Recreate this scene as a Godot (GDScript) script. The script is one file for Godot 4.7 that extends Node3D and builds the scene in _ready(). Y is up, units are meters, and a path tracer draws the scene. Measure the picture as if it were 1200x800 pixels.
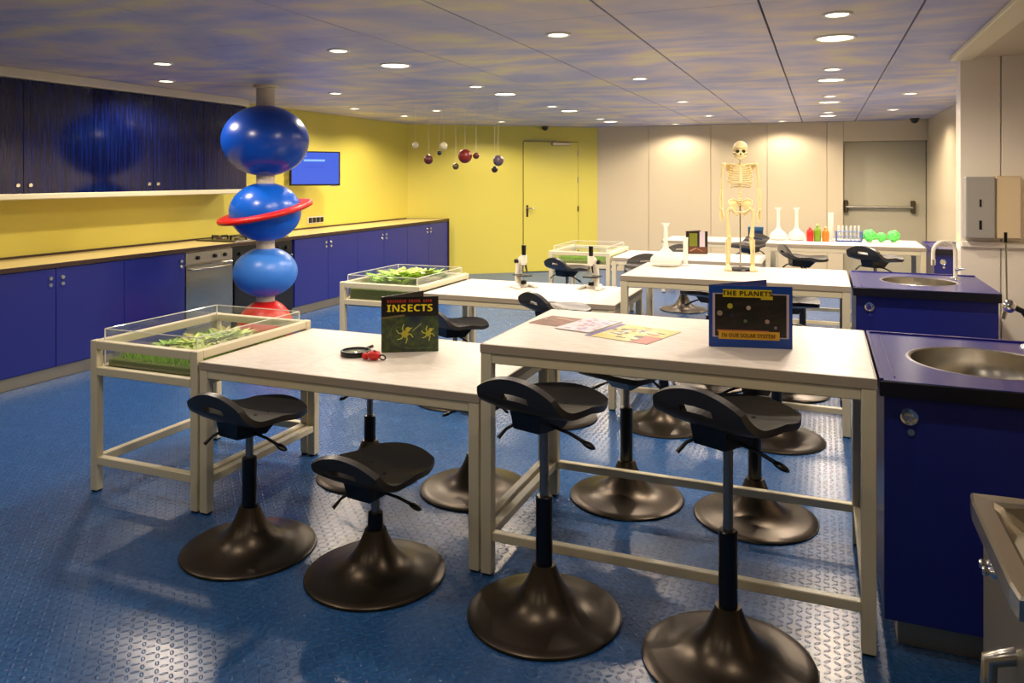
extends Node3D

const CEIL := 2.37
var taken := {}
var cache := {}
var T := Transform3D()
var rng := RandomNumberGenerator.new()
var M := {}

# ---------------------------------------------------------------- scene tree helpers
func numbered(called: String) -> String:
	if not taken.has(called):
		taken[called] = 0
		return called
	taken[called] += 1
	return "%s_%03d" % [called, taken[called]]

func thing(called: String, label: String, category: String, at := Vector3.ZERO, turn := 0.0, group := "") -> Node3D:
	var o := Node3D.new()
	o.name = numbered(called)
	add_child(o)
	o.position = at
	o.rotation.y = turn
	o.set_meta("label", label)
	o.set_meta("category", category)
	if group:
		o.set_meta("group", group)
	return o

func structure(called: String, at := Vector3.ZERO, turn := 0.0) -> Node3D:
	var o := Node3D.new()
	o.name = called
	add_child(o)
	o.position = at
	o.rotation.y = turn
	o.set_meta("kind", "structure")
	return o

func part(parent: Node, called: String, mesh: Mesh, mat: Material, at := Vector3.ZERO, rot := Vector3.ZERO) -> MeshInstance3D:
	var o := MeshInstance3D.new()
	o.name = called
	o.mesh = mesh
	o.material_override = mat
	parent.add_child(o, true)
	o.position = at
	o.rotation = rot
	return o

func one(called: String, mesh: Mesh, mat: Material, label: String, category: String, at := Vector3.ZERO, rot := Vector3.ZERO, group := "") -> MeshInstance3D:
	var o := part(self, numbered(called), mesh, mat, at, rot)
	o.set_meta("label", label)
	o.set_meta("category", category)
	if group:
		o.set_meta("group", group)
	return o

# a part given as a box by its two corners
func slab(parent: Node, called: String, a: Vector3, b: Vector3, mat: Material, bevel := 0.003) -> MeshInstance3D:
	var s := (b - a).abs()
	return part(parent, called, cbox(s.x, s.y, s.z, bevel), mat, (a + b) / 2.0)

# ---------------------------------------------------------------- mesh helpers
func begin() -> SurfaceTool:
	var st := SurfaceTool.new()
	st.begin(Mesh.PRIMITIVE_TRIANGLES)
	return st

func vtx(st: SurfaceTool, p: Vector3, n: Vector3, uv := Vector2.ZERO) -> void:
	st.set_normal((T.basis * n).normalized())
	st.set_uv(uv)
	st.add_vertex(T * p)

# triangle with its own normals, turned so that it faces along the hint
func tri(st: SurfaceTool, a: Vector3, b: Vector3, c: Vector3, na: Vector3, nb: Vector3, nc: Vector3) -> void:
	var n := (c - a).cross(b - a)
	if n.dot(na + nb + nc) >= 0.0:
		vtx(st, a, na); vtx(st, b, nb); vtx(st, c, nc)
	else:
		vtx(st, a, na); vtx(st, c, nc); vtx(st, b, nb)

func flat_tri(st: SurfaceTool, a: Vector3, b: Vector3, c: Vector3, hint: Vector3) -> void:
	var n := (c - a).cross(b - a).normalized()
	if n.dot(hint) < 0.0:
		n = -n
	tri(st, a, b, c, n, n, n)

func flat_quad(st: SurfaceTool, a: Vector3, b: Vector3, c: Vector3, d: Vector3, hint: Vector3) -> void:
	flat_tri(st, a, b, c, hint)
	flat_tri(st, a, c, d, hint)

func add_box(st: SurfaceTool, sx: float, sy: float, sz: float, bevel := 0.003, at := Vector3.ZERO) -> void:
	var h := Vector3(sx, sy, sz) / 2.0
	var b := minf(bevel, minf(h.x, minf(h.y, h.z)) * 0.6)
	var corner := func(s: Vector3, axis: int) -> Vector3:
		var p := Vector3(s.x * (h.x - b), s.y * (h.y - b), s.z * (h.z - b))
		p[axis] = s[axis] * h[axis]
		return p + at
	for axis in 3:
		var u := (axis + 1) % 3
		var v := (axis + 2) % 3
		for sg: float in [-1.0, 1.0]:
			var q := []
			for k in [[-1, -1], [1, -1], [1, 1], [-1, 1]]:
				var s := Vector3.ZERO
				s[axis] = sg; s[u] = k[0]; s[v] = k[1]
				q.append(corner.call(s, axis))
			var n := Vector3.ZERO
			n[axis] = sg
			flat_quad(st, q[0], q[1], q[2], q[3], n)
		# the four edges that run along this axis
		for su: float in [-1.0, 1.0]:
			for sv: float in [-1.0, 1.0]:
				var s0 := Vector3.ZERO
				s0[axis] = -1; s0[u] = su; s0[v] = sv
				var s1 := s0
				s1[axis] = 1
				var n2 := Vector3.ZERO
				n2[u] = su; n2[v] = sv
				flat_quad(st, corner.call(s0, u), corner.call(s1, u), corner.call(s1, v), corner.call(s0, v), n2)
	for x: float in [-1.0, 1.0]:
		for y: float in [-1.0, 1.0]:
			for z: float in [-1.0, 1.0]:
				var s := Vector3(x, y, z)
				flat_tri(st, corner.call(s, 0), corner.call(s, 1), corner.call(s, 2), s)

func cbox(sx: float, sy: float, sz: float, bevel := 0.003) -> Mesh:
	var key := "b%.4f_%.4f_%.4f_%.4f" % [sx, sy, sz, bevel]
	if not cache.has(key):
		var st := begin()
		add_box(st, sx, sy, sz, bevel)
		cache[key] = st.commit()
	return cache[key]

# profile: (radius, height) pairs, outside on the right hand of the way upwards
func add_lathe(st: SurfaceTool, prof: Array, segs := 32, sharp := 40.0) -> void:
	var n := prof.size()
	var seg_n := []
	for i in n - 1:
		var d: Vector2 = prof[i + 1] - prof[i]
		seg_n.append(Vector2(d.y, -d.x).normalized())
	for i in n - 1:
		var a: Vector2 = prof[i]
		var b: Vector2 = prof[i + 1]
		if a.is_equal_approx(b):
			continue
		var na: Vector2 = seg_n[i]
		var nb: Vector2 = seg_n[i]
		if i > 0 and seg_n[i - 1].dot(seg_n[i]) > cos(deg_to_rad(sharp)):
			na = (seg_n[i - 1] + seg_n[i]).normalized()
		if i < n - 2 and seg_n[i + 1].dot(seg_n[i]) > cos(deg_to_rad(sharp)):
			nb = (seg_n[i + 1] + seg_n[i]).normalized()
		for k in segs:
			var t0 := TAU * k / segs
			var t1 := TAU * (k + 1) / segs
			var c0 := Vector3(cos(t0), 0, sin(t0))
			var c1 := Vector3(cos(t1), 0, sin(t1))
			var p00 := c0 * a.x + Vector3.UP * a.y
			var p01 := c1 * a.x + Vector3.UP * a.y
			var p10 := c0 * b.x + Vector3.UP * b.y
			var p11 := c1 * b.x + Vector3.UP * b.y
			var n00 := c0 * na.x + Vector3.UP * na.y
			var n01 := c1 * na.x + Vector3.UP * na.y
			var n10 := c0 * nb.x + Vector3.UP * nb.y
			var n11 := c1 * nb.x + Vector3.UP * nb.y
			if a.x > 0.00001:
				tri(st, p00, p01, p11, n00, n01, n11)
			if b.x > 0.00001:
				tri(st, p00, p11, p10, n00, n11, n10)

func lathe(prof: Array, segs := 32, sharp := 40.0) -> Mesh:
	var st := begin()
	add_lathe(st, prof, segs, sharp)
	return st.commit()

func P(list: Array) -> Array:   # [r, y, r, y, ...] as points
	var out := []
	for i in range(0, list.size(), 2):
		out.append(Vector2(list[i], list[i + 1]))
	return out

func add_tube(st: SurfaceTool, path: Array, radius, segs := 10, caps := true) -> void:
	var n := path.size()
	var up := Vector3.UP
	var rings := []
	var norms := []
	var dirs := []
	for i in n:
		var d: Vector3
		if i == 0:
			d = path[1] - path[0]
		elif i == n - 1:
			d = path[n - 1] - path[n - 2]
		else:
			d = (path[i + 1] - path[i]).normalized() + (path[i] - path[i - 1]).normalized()
		d = d.normalized()
		dirs.append(d)
		if i == 0:
			up = Vector3.UP if absf(d.y) < 0.9 else Vector3.RIGHT
		var side := d.cross(up).normalized()
		up = side.cross(d).normalized()
		var r: float = radius[i] if radius is Array else radius
		var ring := []
		var nn := []
		for k in segs:
			var t := TAU * k / segs
			var o := side * cos(t) + up * sin(t)
			nn.append(o)
			ring.append(path[i] + o * r)
		rings.append(ring)
		norms.append(nn)
	for i in n - 1:
		for k in segs:
			var m := (k + 1) % segs
			tri(st, rings[i][k], rings[i][m], rings[i + 1][m], norms[i][k], norms[i][m], norms[i + 1][m])
			tri(st, rings[i][k], rings[i + 1][m], rings[i + 1][k], norms[i][k], norms[i + 1][m], norms[i + 1][k])
	if caps:
		for e in [0, n - 1]:
			var o: Vector3 = -dirs[0] if e == 0 else dirs[n - 1]
			for k in segs:
				tri(st, path[e], rings[e][k], rings[e][(k + 1) % segs], o, o, o)

func tube(path: Array, radius, segs := 10) -> Mesh:
	var st := begin()
	add_tube(st, path, radius, segs)
	return st.commit()

func add_ball(st: SurfaceTool, r: Vector3, at := Vector3.ZERO, segs := 16, rings := 10) -> void:
	var pt := func(i: int, k: int) -> Vector3:
		var a := PI * i / rings
		var b := TAU * k / segs
		return Vector3(sin(a) * cos(b), cos(a), sin(a) * sin(b))
	for i in rings:
		for k in segs:
			var q := [pt.call(i, k), pt.call(i + 1, k), pt.call(i + 1, k + 1), pt.call(i, k + 1)]
			var v := []
			var n := []
			for x: Vector3 in q:
				v.append(x * r + at)
				n.append((x / r).normalized())
			if i < rings - 1:
				tri(st, v[0], v[1], v[2], n[0], n[1], n[2])
			if i > 0:
				tri(st, v[0], v[2], v[3], n[0], n[2], n[3])

func ball(r: Vector3, segs := 24, rings := 14) -> Mesh:
	var st := begin()
	add_ball(st, r, Vector3.ZERO, segs, rings)
	return st.commit()

# polygon in plan (x, z), any winding, convex; from y0 to y1
func prism(poly: Array, y0: float, y1: float) -> Mesh:
	var st := begin()
	var c := Vector2.ZERO
	for p: Vector2 in poly:
		c += p / poly.size()
	var n := poly.size()
	for i in n:
		var a: Vector2 = poly[i]
		var b: Vector2 = poly[(i + 1) % n]
		var mid := (a + b) / 2.0 - c
		flat_quad(st, Vector3(a.x, y0, a.y), Vector3(b.x, y0, b.y), Vector3(b.x, y1, b.y), Vector3(a.x, y1, a.y), Vector3(mid.x, 0, mid.y))
		flat_tri(st, Vector3(c.x, y1, c.y), Vector3(a.x, y1, a.y), Vector3(b.x, y1, b.y), Vector3.UP)
		flat_tri(st, Vector3(c.x, y0, c.y), Vector3(a.x, y0, a.y), Vector3(b.x, y0, b.y), Vector3.DOWN)
	return st.commit()

# worktop slab with a round hole, centred on the hole
func holed_slab(x0: float, x1: float, z0: float, z1: float, th: float, r: float) -> Mesh:
	var st := begin()
	var angles := []
	for k in 64:
		angles.append(TAU * k / 64.0)
	for cx in [x0, x1]:
		for cz in [z0, z1]:
			angles.append(fposmod(atan2(cz, cx), TAU))
	angles.sort()
	var edge := func(t: float) -> Vector3:
		var d := Vector2(cos(t), sin(t))
		var k := 1e9
		if absf(d.x) > 1e-6:
			k = minf(k, (x1 if d.x > 0 else x0) / d.x)
		if absf(d.y) > 1e-6:
			k = minf(k, (z1 if d.y > 0 else z0) / d.y)
		return Vector3(d.x * k, 0, d.y * k)
	var n := angles.size()
	var dn := Vector3.DOWN * th
	for i in n:
		var ta: float = angles[i]
		var tb: float = angles[(i + 1) % n]
		var ia := Vector3(cos(ta) * r, 0, sin(ta) * r)
		var ib := Vector3(cos(tb) * r, 0, sin(tb) * r)
		var oa: Vector3 = edge.call(ta)
		var ob: Vector3 = edge.call(tb)
		flat_quad(st, ia, oa, ob, ib, Vector3.UP)
		flat_quad(st, ia + dn, oa + dn, ob + dn, ib + dn, Vector3.DOWN)
		flat_quad(st, ia, ib, ib + dn, ia + dn, -(ia + ib))
		flat_quad(st, oa, ob, ob + dn, oa + dn, oa + ob)
	return st.commit()

# flat print: a sheet with texture coordinates facing +Z (upright) or +Y (lying)
func sheet(w: float, h: float, lying := false) -> Mesh:
	var key := "s%.4f_%.4f_%s" % [w, h, lying]
	if cache.has(key):
		return cache[key]
	var st := begin()
	var c := [Vector2(-0.5, -0.5), Vector2(-0.5, 0.5), Vector2(0.5, 0.5), Vector2(-0.5, -0.5), Vector2(0.5, 0.5), Vector2(0.5, -0.5)]
	for k: Vector2 in c:
		var p := Vector3(k.x * w, 0, -k.y * h) if lying else Vector3(k.x * w, k.y * h, 0)
		vtx(st, p, Vector3.UP if lying else Vector3.BACK, Vector2(k.x + 0.5, 0.5 - k.y))
	cache[key] = st.commit()
	return cache[key]

func lettering(text: String, height: float, depth := 0.001) -> Mesh:
	var t := TextMesh.new()
	var f := SystemFont.new()
	f.font_names = PackedStringArray(["Droid Sans"])
	f.font_weight = 700
	t.font = f
	t.text = text
	t.font_size = 64
	t.pixel_size = height / 47.0
	t.depth = depth
	t.curve_step = 2.0
	return t

# ---------------------------------------------------------------- materials
func mat(c: Color, rough := 0.5, metal := 0.0) -> StandardMaterial3D:
	var m := StandardMaterial3D.new()
	m.albedo_color = c
	m.roughness = rough
	m.metallic = metal
	return m

func glassy(c: Color, alpha: float) -> StandardMaterial3D:
	var m := mat(Color(c.r, c.g, c.b, alpha), 0.04)
	m.transparency = BaseMaterial3D.TRANSPARENCY_ALPHA
	return m

func noise(freq: float, octaves := 4, sd := 1) -> FastNoiseLite:
	var f := FastNoiseLite.new()
	f.seed = sd
	f.frequency = freq
	f.fractal_octaves = octaves
	return f

# a repeating picture out of noise: colours run along a gradient, sx and sy stretch it
func noise_picture(size: int, grad: Gradient, freq: float, octaves: int, sd: int, stretch := 1.0) -> ImageTexture:
	var img := Image.create(size, size, false, Image.FORMAT_RGB8)
	var f := noise(1.0, octaves, sd)
	for y in size:
		var b := TAU * y / size
		for x in size:
			var a := TAU * x / size
			var k := size * freq / TAU
			# a torus in four dimensions folded into three keeps the edges joined
			var p := Vector3(cos(a) * k / stretch + sin(b) * k * 0.35, sin(a) * k / stretch + cos(b * 1.0) * k * 0.35, cos(b) * k + sin(b) * k)
			var v := clampf(f.get_noise_3dv(p) * 0.9 + 0.5, 0.0, 1.0)
			img.set_pixel(x, y, grad.sample(v))
	return ImageTexture.create_from_image(img)

func gradient(stops: Array) -> Gradient:
	var g := Gradient.new()
	var o := PackedFloat32Array()
	var c := PackedColorArray()
	for s in stops:
		o.append(s[0]); c.append(s[1])
	g.offsets = o
	g.colors = c
	return g

func tread_relief() -> ImageTexture:
	# raised lozenges, alternately turned, as on studded rubber flooring: 12 x 12 cells
	var n := 480
	var cells := 12
	var img := Image.create(n, n, false, Image.FORMAT_L8)
	var s := n / cells
	for y in n:
		for x in n:
			var cx := x / s
			var cy := y / s
			var u := (x % s + 0.5) / s - 0.5
			var v := (y % s + 0.5) / s - 0.5
			var a := u + v if (cx + cy) % 2 == 0 else u - v
			var b := u - v if (cx + cy) % 2 == 0 else u + v
			var d := (a / 0.62) * (a / 0.62) + (b / 0.26) * (b / 0.26)
			var h := clampf((1.0 - d) * 1.6, 0.0, 1.0)
			img.set_pixel(x, y, Color(h, h, h))
	return ImageTexture.create_from_image(img)

func make_materials() -> void:
	var fl := mat(Color.WHITE, 0.26)
	fl.albedo_texture = noise_picture(256, gradient([[0.0, Color(0.14, 0.31, 0.53)], [0.5, Color(0.165, 0.35, 0.575)], [1.0, Color(0.19, 0.39, 0.62)]]), 0.06, 4, 3)
	fl.uv1_triplanar = true
	fl.uv1_world_triplanar = true
	fl.uv1_scale = Vector3.ONE / 0.36
	fl.heightmap_enabled = true
	fl.heightmap_texture = tread_relief()
	fl.heightmap_scale = 0.22
	M.floor = fl
	var ce := mat(Color.WHITE, 0.45)
	ce.albedo_texture = noise_picture(512, gradient([[0.0, Color(0.58, 0.61, 0.80)], [0.3, Color(0.66, 0.67, 0.81)], [0.5, Color(0.74, 0.72, 0.79)], [0.66, Color(0.79, 0.74, 0.77)], [0.82, Color(0.82, 0.79, 0.70)], [1.0, Color(0.84, 0.82, 0.70)]]), 0.018, 4, 11, 1.7)
	ce.uv1_triplanar = true
	ce.uv1_world_triplanar = true
	ce.uv1_scale = Vector3.ONE / 4.3
	M.ceiling = ce
	M.joint = mat(Color(0.12, 0.11, 0.13), 0.8)
	M.wall_joint = mat(Color(0.66, 0.60, 0.50), 0.7)
	M.grey_steel = mat(Color(0.64, 0.63, 0.61), 0.35, 0.2)
	M.yellow = mat(Color(0.81, 0.76, 0.33), 0.4)
	M.cream = mat(Color(0.81, 0.75, 0.63), 0.3)
	M.cream_trim = mat(Color(0.90, 0.86, 0.72), 0.4)
	M.white_gloss = mat(Color(0.93, 0.90, 0.85), 0.12)
	M.shaded_cream = mat(Color(0.70, 0.67, 0.57), 0.45)  # cream door, greyed in its colour for the shade of the recess
	M.blue = mat(Color(0.12, 0.15, 0.48), 0.3)
	M.navy_gloss = mat(Color(0.05, 0.09, 0.33), 0.12)
	var nv := noise_picture(256, gradient([[0.0, Color(0.035, 0.05, 0.17)], [0.5, Color(0.04, 0.065, 0.22)], [1.0, Color(0.055, 0.10, 0.32)]]), 0.05, 3, 21)
	M.navy_gloss.albedo_color = Color.WHITE
	M.navy_gloss.albedo_texture = nv
	M.navy_gloss.uv1_triplanar = true
	M.navy_gloss.uv1_world_triplanar = true
	M.navy_gloss.uv1_scale = Vector3(4.0, 0.25, 4.0)
	M.blue_top = mat(Color(0.15, 0.15, 0.48), 0.22)
	M.black_edge = mat(Color(0.05, 0.05, 0.10), 0.35)
	M.frame = mat(Color(0.86, 0.82, 0.70), 0.38)
	var tt := mat(Color.WHITE, 0.36)
	tt.albedo_texture = noise_picture(256, gradient([[0.0, Color(0.84, 0.80, 0.75)], [1.0, Color(0.90, 0.87, 0.83)]]), 0.09, 4, 5)
	tt.uv1_triplanar = true
	tt.uv1_scale = Vector3(0.6, 2.0, 2.0)
	M.top = tt
	M.taupe = mat(Color(0.66, 0.61, 0.54), 0.5)
	M.steel = mat(Color(0.78, 0.76, 0.72), 0.24, 1.0)
	M.steel_dull = mat(Color(0.66, 0.63, 0.56), 0.42, 1.0)
	M.oven_steel = mat(Color(0.66, 0.64, 0.58), 0.14, 1.0)
	M.beige_box = mat(Color(0.84, 0.76, 0.62), 0.4)
	M.chrome = mat(Color(0.88, 0.88, 0.88), 0.08, 1.0)
	M.bronze = mat(Color(0.31, 0.275, 0.235), 0.33, 0.85)
	M.black_rubber = mat(Color(0.19, 0.175, 0.155), 0.36)
	M.black_plastic = mat(Color(0.035, 0.035, 0.038), 0.3)
	M.column = mat(Color(0.02, 0.02, 0.022), 0.28)
	M.piston = mat(Color(0.60, 0.58, 0.55), 0.25, 0.9)
	M.dark_brown = mat(Color(0.23, 0.15, 0.10), 0.4)
	M.worktop = mat(Color(0.86, 0.78, 0.55), 0.25)
	M.planet_blue = mat(Color(0.03, 0.24, 0.62), 0.28)
	M.planet_mid = mat(Color(0.06, 0.36, 0.80), 0.28)
	M.planet_light = mat(Color(0.24, 0.50, 0.86), 0.34)
	M.red = mat(Color(0.80, 0.10, 0.06), 0.35)
	M.pole = mat(Color(0.82, 0.76, 0.66), 0.4)
	M.acrylic = glassy(Color(0.95, 0.97, 0.96), 0.03)
	M.glass = glassy(Color(0.97, 0.99, 0.98), 0.34)
	M.clear = glassy(Color(0.9, 0.97, 0.95), 0.16)
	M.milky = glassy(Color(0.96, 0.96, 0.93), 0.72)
	M.bone = mat(Color(0.90, 0.82, 0.60), 0.5)
	M.white_plastic = mat(Color(0.88, 0.86, 0.80), 0.3)
	M.soil = mat(Color(0.17, 0.16, 0.06), 0.95)  # dark tone used as painted shade in the skull hollows
	M.moss = mat(Color(0.40, 0.46, 0.16), 0.95)
	M.tray = mat(Color(0.30, 0.33, 0.14), 0.6)
	M.dark_print = mat(Color(0.09, 0.07, 0.06), 0.3)
	M.paper = mat(Color(0.90, 0.88, 0.82), 0.7)
	var gr := mat(Color.WHITE, 0.55)
	gr.vertex_color_use_as_albedo = true
	gr.backlight_enabled = true
	gr.backlight = Color(0.25, 0.3, 0.1)
	M.leaf = gr
	M.lamp_trim = mat(Color(0.85, 0.84, 0.80), 0.35)
	var lg := mat(Color(1, 1, 1), 0.3)
	lg.emission_enabled = true
	lg.emission = Color(1.0, 0.93, 0.80)
	lg.emission_energy_multiplier = 5.0
	M.lamp = lg

# ---------------------------------------------------------------- the lights
var warm := Color(1.0, 0.93, 0.84)

func downlight(x: float, z: float, big: bool, label: String, dim := 1.0) -> void:
	var r := 0.10 if big else 0.055
	var t := thing("recessed_downlight", label, "ceiling light", Vector3(x, CEIL, z), 0.0, "wide ceiling downlights" if big else "small ceiling spotlights")
	part(t, "trim_ring", lathe(P([r, 0.0, r * 0.99, -0.006, r + 0.008, -0.010, r + 0.018, -0.006, r + 0.020, 0.0]), 28) if not cache.has("ring%s" % big) else cache["ring%s" % big], M.lamp_trim)
	part(t, "lens", lathe(P([r * 0.99, -0.0005, r * 0.8, -0.004, r * 0.4, -0.006, 0.0001, -0.0065]), 24), M.lamp)
	var l := SpotLight3D.new()
	l.name = "lamp"
	t.add_child(l)
	l.position = Vector3(0, -0.03, 0)
	l.rotation.x = -PI / 2
	l.light_color = warm
	l.light_energy = (1.0 if big else 1.1) * dim
	l.light_size = 0.09 if big else 0.045
	l.spot_angle = 84.0 if big else 78.0
	l.spot_angle_attenuation = 0.45
	l.spot_range = 20.0
	l.spot_attenuation = 2.0
	l.shadow_enabled = true

func lights() -> void:
	var by := ["beside the first row's tables", "over the second row's tables", "over the third row's tables", "over the farthest table"]
	var cols := [0.07, -1.41, -2.91, -4.42]
	var where := ["sinks' side", "tall tables' side", "low tables' side", "left worktop's side"]
	var zs := [-4.2, -6.33, -8.45, -10.52]
	for i in 4:
		for k in 4:
			downlight(cols[k], zs[i], false, "small spotlight in the painted ceiling %s, on the %s" % [by[i], where[k]])
	var zb := [-4.91, -7.02, -9.1, -11.1]
	for i in 4:
		downlight(0.07, zb[i], true, "wide downlight in the painted ceiling %s, on the sinks' side" % by[i])
		downlight(-2.91, zb[i], true, "wide downlight in the painted ceiling %s, on the low tables' side" % by[i])
	for x: float in cols:
		downlight(x, -2.08, false, "dimmed small spotlight in the ceiling over the open floor before the first row", 0.34)
		downlight(x, 0.05, false, "dimmed small spotlight in the ceiling over the open floor, farther from the tables", 0.2)
	downlight(-5.2, -4.98, false, "small spotlight in the ceiling over the left worktop, by the wall cabinets")
	downlight(-5.2, -7.83, false, "small spotlight in the ceiling over the left worktop, by the television")
	downlight(-5.2, -9.02, false, "small spotlight in the ceiling over the left worktop, past the television")
	downlight(0.80, -8.45, false, "small spotlight in the ceiling over the far sink cabinet")
	downlight(0.80, -10.4, false, "small spotlight in the ceiling before the recessed cream door")
	downlight(-2.1, -11.95, false, "small spotlight washing the cream panels near the yellow door", 0.75)
	downlight(-0.55, -11.95, false, "small spotlight washing the cream panels near the recessed cream door", 0.75)

# ---------------------------------------------------------------- the room
func room() -> void:
	var f := structure("floor")
	slab(f, "floor_slab", Vector3(-6.2, -0.1, -12.7), Vector3(1.6, 0.0, 2.4), M.floor, 0.0)
	var c := structure("ceiling")
	slab(c, "ceiling_deck", Vector3(-6.2, CEIL + 0.03, -12.7), Vector3(1.6, CEIL + 0.15, 2.4), M.joint, 0.0)
	var edges := []
	for k in 10:
		edges.append(-0.277 + 0.7235 * (k - 8))
	edges[0] = -6.0
	edges.append(1.4)
	var zz := [2.2, 0.7, -0.8, -2.3, -3.8, -5.3, -6.8, -8.3, -9.8, -11.3, -12.4]
	for i in edges.size() - 1:
		for k in zz.size() - 1:
			slab(c, "ceiling_panel", Vector3(edges[i] + 0.005, CEIL, zz[k + 1] + 0.0015), Vector3(edges[i + 1] - 0.005, CEIL + 0.03, zz[k] - 0.0015), M.ceiling, 0.002)
	# left wall and the wall behind the camera
	slab(structure("wall_left"), "wall_face", Vector3(-6.2, 0, -10.6), Vector3(-6.0, CEIL + 0.03, 2.4), M.yellow, 0.0)
	slab(structure("wall_rear"), "wall_face", Vector3(-6.0, 0, 2.2), Vector3(1.4, CEIL + 0.03, 2.4), M.cream, 0.0)
	slab(structure("wall_right"), "wall_face", Vector3(1.4, 0, -12.6), Vector3(1.6, CEIL + 0.03, 2.4), M.cream, 0.0)
	# slanting yellow wall with its door
	var ang := deg_to_rad(37.0)
	var w := structure("wall_corner", Vector3(-6.0, 0, -10.5), ang)
	slab(w, "wall_face", Vector3(-0.12, 0, -0.2), Vector3(3.2, CEIL + 0.03, 0.0), M.yellow, 0.0)
	var d := structure("door_1", Vector3(-6.0, 0, -10.5), ang)
	var yg := mat(Color(0.45, 0.40, 0.10), 0.5)
	slab(d, "door_gap", Vector3(1.868, 0.0, 0.0), Vector3(2.82, 2.128, 0.004), yg, 0.001)
	var leaf := slab(d, "door_leaf", Vector3(1.878, 0.01, 0.004), Vector3(2.81, 2.118, 0.022), M.yellow, 0.002)
	leaf.set_meta("label", "flush yellow door leaf")
	slab(d, "handle_plate", Vector3(1.92, 0.90, 0.022), Vector3(1.955, 1.09, 0.03), M.dark_brown, 0.002)
	part(d, "lever_handle", tube([Vector3(1.937, 1.04, 0.028), Vector3(1.937, 1.04, 0.07), Vector3(1.95, 1.04, 0.078), Vector3(2.05, 1.04, 0.078)], 0.009, 8), M.steel)
	slab(d, "closer_body", Vector3(2.35, 2.06, 0.022), Vector3(2.66, 2.115, 0.07), M.steel_dull, 0.006)
	part(d, "closer_arm", tube([Vector3(2.42, 2.12, 0.05), Vector3(2.42, 2.135, 0.05), Vector3(2.12, 2.14, 0.12), Vector3(1.88, 2.14, 0.03)], 0.009, 6), M.steel_dull)
	for y: float in [0.3, 1.02, 1.5, 1.93]:
		slab(d, "hinge", Vector3(2.80, y - 0.045, 0.015), Vector3(2.822, y + 0.045, 0.034), M.dark_brown if y < 1.2 else M.steel_dull, 0.003)
	# cream panelled wall with the recessed fire door
	var b := structure("wall_back")
	slab(b, "wall_core", Vector3(-3.55, 0, -12.6), Vector3(0.20, CEIL + 0.03, -12.42), M.wall_joint, 0.0)
	slab(b, "wall_core", Vector3(0.286, 2.07, -12.6), Vector3(1.4, CEIL + 0.03, -12.42), M.wall_joint, 0.0)
	slab(b, "wall_core", Vector3(-3.55, 0, -12.75), Vector3(1.6, CEIL + 0.03, -12.6), M.cream, 0.0)
	var px := [-3.48, -2.617, -1.629, -0.785, 0.064]
	for i in 4:
		slab(b, "wall_panel", Vector3(px[i] + 0.003, 0, -12.425), Vector3(px[i + 1] - 0.003, CEIL, -12.4), M.cream, 0.003)
	slab(b, "door_post", Vector3(0.068, 0, -12.6), Vector3(0.286, CEIL, -12.39), M.cream, 0.004)
	slab(b, "lintel_panel", Vector3(0.29, 2.075, -12.6), Vector3(1.4, CEIL, -12.395), M.cream, 0.004)
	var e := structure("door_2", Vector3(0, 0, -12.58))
	slab(e, "door_leaf", Vector3(0.29, 0, -0.02), Vector3(1.39, 2.07, 0.02), M.shaded_cream, 0.002)  # cream leaf with the recess shade put into its colour
	for s: float in [0.33, 1.22]:
		slab(e, "bar_bracket", Vector3(s - 0.03, 1.02, 0.02), Vector3(s + 0.03, 1.20, 0.10), mat(Color(0.30, 0.27, 0.20), 0.4, 0.6), 0.01)
	part(e, "push_bar", tube([Vector3(0.33, 1.10, 0.085), Vector3(1.22, 1.10, 0.085)], 0.02, 10), M.steel_dull)
	# short glossy partition at the right
	var g := structure("wall_partition", Vector3(0, 0, -6.0))
	slab(g, "wall_core", Vector3(0.90, 0, -0.16), Vector3(1.4, CEIL, -0.02), M.cream, 0.0)
	slab(g, "wall_panel", Vector3(0.872, 0, -0.18), Vector3(1.108, CEIL, 0.0), M.white_gloss, 0.004)
	slab(g, "wall_panel", Vector3(1.114, 0, -0.02), Vector3(1.4, CEIL, 0.0), M.white_gloss, 0.004)
	slab(g, "ledge", Vector3(0.875, 1.075, 0.0), Vector3(1.4, 1.115, 0.035), M.white_gloss, 0.004)
	slab(structure("trim_1"), "ceiling_strip", Vector3(0.81, CEIL - 0.03, -6.0), Vector3(0.945, CEIL, 2.2), M.cream_trim, 0.004)
	slab(structure("trim_2"), "ceiling_strip", Vector3(0.945, CEIL - 0.012, -6.0), Vector3(1.4, CEIL, 2.2), M.cream, 0.002)
	# cameras on the ceiling
	for q in [[-4.17, -11.75, "black dome camera on the ceiling over the yellow door"], [1.2, -12.1, "black dome camera on the ceiling over the recessed cream door"]]:
		var o := thing("dome_camera", q[2], "camera", Vector3(q[0], CEIL, q[1]), 0.0, "ceiling cameras")
		part(o, "collar", lathe(P([0.0, -0.02, 0.06, -0.02, 0.065, 0.0]), 20), M.black_plastic)
		part(o, "dome", lathe(P([0.0, -0.075, 0.03, -0.066, 0.048, -0.045, 0.052, -0.02]), 20), M.black_plastic)

# ---------------------------------------------------------------- left run of cabinets
func lock(parent: Node, at: Vector3, turn := PI / 2) -> void:
	var k := "lockmesh"
	if not cache.has(k):
		cache[k] = lathe(P([0.0, 0.014, 0.014, 0.014, 0.017, 0.010, 0.018, 0.0]), 16)
	# its axis points out of the door
	var o := part(parent, "round_lock", cache[k], M.chrome, at)
	o.basis = Basis(Vector3.UP, turn) * Basis(Vector3.RIGHT, PI / 2)

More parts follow.
